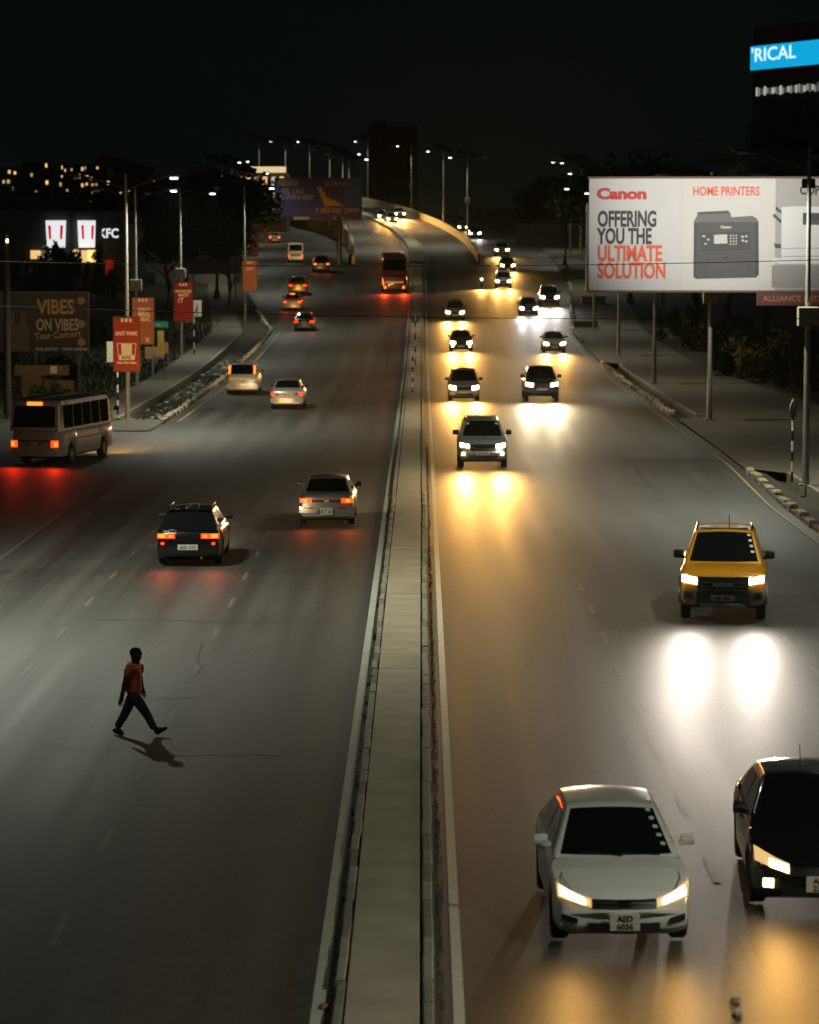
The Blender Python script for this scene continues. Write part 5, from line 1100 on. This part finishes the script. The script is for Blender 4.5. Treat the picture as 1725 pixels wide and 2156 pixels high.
RT = [(1190, 345, 330, 6), (1255, 330, 300, 7), (1330, 300, 270, 8), (1400, 285, 245, 8), (1470, 290, 225, 8), (1545, 270, 205, 8.5), (1620, 290, 190, 7.5), (1700, 300, 178, 7), (1290, 345, 350, 7), (1780, 270, 200, 8), (1100, 420, 430, 6), (1030, 430, 470, 6), (1700, 165, 262, 6)]
for i, (x, y, Y, w_) in enumerate(RT):
    p = at(x, y, Y); tree(p.x, Y, (p.z - T(Y)) / 1.02, w_, i, ('dark tree in the mass behind the white billboard, number %s counting from the road' % ['one', 'two', 'three', 'four', 'five', 'six', 'seven', 'eight', 'nine', 'ten'][i]) if i < 10 else ['low dark tree behind the slip road wall, right of the flyover', 'low dark tree behind the outer flyover parapet', 'tall tree overlapping the corner of the blue screen'][i - 10], 'dark trees on the right')
LT = [(395, 395, 300, 6.5, 'broad dark tree behind the unlit bucket sign'), (455, 310, 275, 6, 'tall tree between the unlit bucket sign and the lit building'), (505, 352, 300, 5, 'thin tree in front of the lit fascia building'), (300, 385, 330, 6, 'tree behind the second lamp post'), (240, 385, 345, 6, 'round tree above the white restaurant letters'), (170, 395, 330, 6, 'dark tree rising behind the bucket signs'), (90, 400, 335, 7, 'wide tree behind the restaurant roof'), (20, 395, 300, 7, 'dark tree at the frame edge beyond the hoarding'), (480, 430, 262, 3.5, 'slim tree beside the pink advert panel'), (560, 430, 420, 5, 'tree below the lit building near the slip road'), (350, 440, 262, 4, 'small tree under the bright lamp heads'), (640, 400, 520, 6, 'far tree behind the jackpot billboard'), (30, 378, 480, 8, 'wide far tree before the amber windows at the frame edge'), (110, 382, 500, 8, 'wide far tree before the far blocks above the bucket signs'), (200, 385, 470, 8, 'far tree filling the gap left of the lamp heads')]
for i, (x, y, Y, w_, lab) in enumerate(LT):
    p = at(x, y, Y); tree(p.x, Y, (p.z - T(Y)) / 1.02, w_, i + 1, lab, 'trees on the left')
# shrubs before the restaurant, caught by its lights
BC = [crown_mesh(11, 900, 9, .10, LEAF, .8), crown_mesh(12, 900, 9, .11, LEAFD, .8), crown_mesh(13, 700, 8, .12, LEAFY, .6)]
def bush(x, Y, w_, h, k, label, group, z=None):
    o = share('bush', BC[k % 3], None, None, (x, Y, (T(Y) if z is None else z) + h * .52), (0, 0, random.uniform(0, 6)), (w_, w_, h)); tag(o, label, 'bush', group); return o
for i, (x, y, w_, h) in enumerate(((105, 590, 2.0, 4.6), (138, 585, 2.0, 5.6), (185, 590, 1.8, 4.4), (70, 590, 2.0, 4.2), (225, 590, 1.6, 2.6))):
    Y = 277.0; p = at(x, y, Y); bush(p.x, Y, w_, h, i % 2, 'bush in front of the restaurant windows, %s along the row' % ['second', 'third', 'fourth', 'first', 'fifth'][i], 'bushes before the restaurant')
RB = [(1400, 650, 225), (1440, 668, 212), (1485, 690, 200), (1530, 705, 190), (1560, 740, 180), (1600, 735, 176), (1640, 770, 170), (1690, 760, 165), (1720, 800, 158), (1470, 640, 232), (1550, 660, 215), (1620, 680, 205), (1690, 700, 190), (1500, 735, 181)]
for i, (x, y, Y) in enumerate(RB):
    p = at(x, y, Y); x_ = max(p.x, lerp_tab([(150, 21.5), (200, 19.5), (235, 19)], Y)); bush(x_, Y, random.uniform(1.3, 2.4), random.uniform(1.6, 3.4), i, 'bush under the billboard, %s in the thicket from the road' % ['1st', '2nd', '3rd', '4th', '5th', '6th', '7th', '8th', '9th', '10th', '11th', '12th', '13th', '14th'][i], 'bushes under the billboard')
for i, (x, Y) in enumerate(((-19.5, 150), (-21, 168), (-19.6, 190), (-20.5, 214), (-23, 236), (-26, 170), (-28, 195), (-24, 214))):
    bush(x, Y, random.uniform(1.0, 1.8), random.uniform(1.0, 2.2), i, 'dark bush behind the left pavement, %s counting away' % ['1st', '2nd', '3rd', '4th', '5th', '6th', '7th', '8th'][i], 'bushes behind the left pavement')
# rough grass on both verges
def grass(name, n, xr, yr, seed, m, hmin, hmax):
    rr = random.Random(seed); mb = MB()
    for i in range(n):
        Y = rr.uniform(*yr); x = rr.uniform(*xr); z = T(Y) - .06; h = rr.uniform(hmin, hmax); a = rr.uniform(0, 6.28); w_ = rr.uniform(.02, .05); lx, ly = rr.uniform(-.12, .12), rr.uniform(-.12, .12)
        mb.add([(x - w_ * math.cos(a), Y - w_ * math.sin(a), z), (x + w_ * math.cos(a), Y + w_ * math.sin(a), z), (x + lx, Y + ly, z + h)], [(0, 1, 2)])
    o = mb.build(name, m, kind='stuff'); return o
grass('verge_grass', 14000, (-30, -17.0), (138, 250), 5, LEAF, .12, .5); grass('verge_grass', 9000, (20.5, 32), (140, 240), 6, LEAFY, .12, .5)
# ------------------------------------------------------------------ the walking person
PB = G(282, 1549); K = .00108 * 1.0
pr_ = empty('person', (PB.x, PB.y, 0)); tag(pr_, 'person in an orange t-shirt and dark jeans striding across the road', 'person')
SKIN = mat('skin_dark', (.05, .028, .018), .5); HAIR = mat('hair_black', (.008, .007, .006), .8); SHIRT = mat('shirt_orange', (.72, .15, .025), .8, var=.2, scale=12); JEANS = mat('jeans_teal', (.018, .032, .036), .85, var=.3, scale=14); SHOE = mat('shoe_black', (.012, .012, .012), .6)
def J(x, y, dep=0.0): return Vector(((x - 580) * K, dep, (1560 - y) * K))
def skin(name, V, E, rad, m, parent, root=0, sub=2):
    me = bpy.data.meshes.new(name); me.from_pydata([tuple(v) for v in V], E, []); me.update(); me.materials.append(m)
    o = bpy.data.objects.new(name, me); col.objects.link(o); o.parent = parent
    md = o.modifiers.new('skin', 'SKIN'); md.use_smooth_shade = True
    for i, r_ in enumerate(rad):
        s = me.skin_vertices[0].data[i]; s.radius = r_ if hasattr(r_, '__len__') else (r_, r_); s.use_root = (i == root)
    sb = o.modifiers.new('sub', 'SUBSURF'); sb.levels = sub; sb.render_levels = sub
    return o
V = []; E = []; Rr = []
def add(p, r_, parent=None):
    V.append(p); Rr.append(r_)
    if parent is not None: E.append((parent, len(V) - 1))
    return len(V) - 1
pel = add(J(590, 905), .09); sp = add(J(583, 760), .085, pel); ch = add(J(578, 560), .092, sp); nk = add(J(602, 415), .078, ch); n2 = add(J(624, 365), .075, nk)
hd = add(J(638, 305), .108, n2); h2 = add(J(632, 240), .122, hd); h3 = add(J(628, 195), .07, h2); nose = add(J(712, 275), .022, hd); chin = add(J(690, 338), .034, hd)
for dep, sh, el, wr, sg in ((-.17, (530, 455), (478, 650), (408, 925), -1), (.17, (620, 455), (668, 650), (700, 830), 1)):
    s = add(J(*sh, dep * .85), .048, ch); e = add(J(*el, dep * 1.15), .054, s); q = add(J(*wr, dep * 1.1), .036, e)
    d = (J(*wr) - J(*el)).normalized(); pm = add(J(*wr, dep * 1.1) + d * .06, (.044, .03), q)
    base = V[pm]; fw = Vector((1, 0, 0))
    for i, (o_, L) in enumerate(((-.027, .062), (-.009, .072), (.009, .068), (.026, .052))):
        f1 = add(base + d * .03 + fw * o_, .0085, pm); f2 = add(V[f1] + d * L * .55 + fw * .008, .0078, f1); add(V[f2] + d * L * .4 + fw * .018, .0065, f2)
    th = add(base + fw * .035 - d * .02, .010, pm); add(V[th] + d * .045 + fw * .012, .008, th)
for dep, hp, kn, an, toe in ((-.085, (632, 945), (790, 1190), (912, 1430), (1060, 1440)), (.085, (548, 945), (452, 1190), (305, 1435), (380, 1540))):
    a = add(J(*hp, dep), .085, pel); b = add(J(*kn, dep), .058, a); c_ = add(J(*an, dep), .038, b); add(J(*toe, dep), .03, c_)
body = skin('body', V, E, Rr, SKIN, pr_)
V = []; E = []; Rr = []
a = add(J(584, 925), .16); b = add(J(584, 770), .15, a); c_ = add(J(578, 570), .165, b); d_ = add(J(588, 450), .135, c_); add(J(598, 398), (.07, .07), d_)
for dep, sh, el in ((-.16, (528, 462), (488, 610)), (.16, (620, 455), (652, 590))): s = add(J(*sh, dep), .09, d_); add(J(*el, dep * 1.2), .08, s)
skin('t_shirt', V, E, Rr, SHIRT, pr_, 0)
V = []; E = []; Rr = []
a = add(J(585, 830), .135); b = add(J(590, 935), .145, a)
for dep, hp, kn, sn, an in ((-.088, (640, 965), (790, 1190), (850, 1310), (918, 1448)), (.088, (540, 965), (452, 1190), (385, 1310), (300, 1452))):
    h_ = add(J(*hp, dep), .108, b); k_ = add(J(*kn, dep), .082, h_); s_2 = add(J(*sn, dep), .072, k_); add(J(*an, dep), .068, s_2)
skin('jeans', V, E, Rr, JEANS, pr_, 1)
for dep, hl_, an, ball, toe in ((-.088, (938, 1505), (915, 1435), (1040, 1460), (1118, 1408)), (.088, (238, 1492), (300, 1455), (360, 1530), (425, 1548))):
    V = []; E = []; Rr = []
    a = add(J(*an, dep), .060); b = add(J(*hl_, dep), (.045, .048), a); c_ = add(J(*ball, dep), (.052, .044), a); add(J(*toe, dep), (.042, .034), c_); E.append((1, 2)); skin('shoe', V, E, Rr, SHOE, pr_, 0)
rows = []
for i in range(7):
    ph = R(-20 + 109 * (i / 6) ** .8); rows.append([(J(618, 232).x + .106 * math.cos(ph) * math.cos(t), .098 * math.cos(ph) * math.sin(t), J(618, 232).z + .092 * math.sin(ph)) for t in [6.2832 * j / 16 for j in range(17)]])
MB().grid(rows).build('hair', HAIR, pr_, True)
MB().tube([(J(618, 285).x, -.08, J(618, 285).z), (J(618, 262).x, -.09, J(618, 262).z)], [.016, .02], 8).build('ear', SKIN, pr_, True); MB().tube([(J(618, 285).x, .08, J(618, 285).z), (J(618, 262).x, .09, J(618, 262).z)], [.016, .02], 8).build('ear', SKIN, pr_, True)
for s in (-1, 1): MB().tube([(J(716, 250).x, s * .032, J(716, 250).z), (J(722, 250).x, s * .032, J(722, 250).z)], [.011, .006], 8).build('eye', WHITE, pr_, True)
MB().tube([(J(708, 318).x, -.022, J(708, 318).z), (J(714, 318).x, 0, J(714, 316).z), (J(708, 318).x, .022, J(708, 318).z)], .006, 6).build('mouth', mat('lip', (.09, .035, .03), .5), pr_)

# ------------------------------------------------------------------ night haze
hz = MB().box(-900, 900, -60, 1100, -3, 75).build('haze', None, kind='stuff'); hz['label'] = 'thin dusty night air over the road'
m = bpy.data.materials.new('haze'); m.use_nodes = True; n = m.node_tree.nodes; n.clear(); o = n.new('ShaderNodeOutputMaterial'); v = n.new('ShaderNodeVolumePrincipled')
v.inputs['Color'].default_value = (.74, .95, .86, 1); v.inputs['Density'].default_value = HAZE; v.inputs['Anisotropy'].default_value = .6
m.node_tree.links.new(v.outputs[0], o.inputs['Volume']); hz.data.materials.append(m)
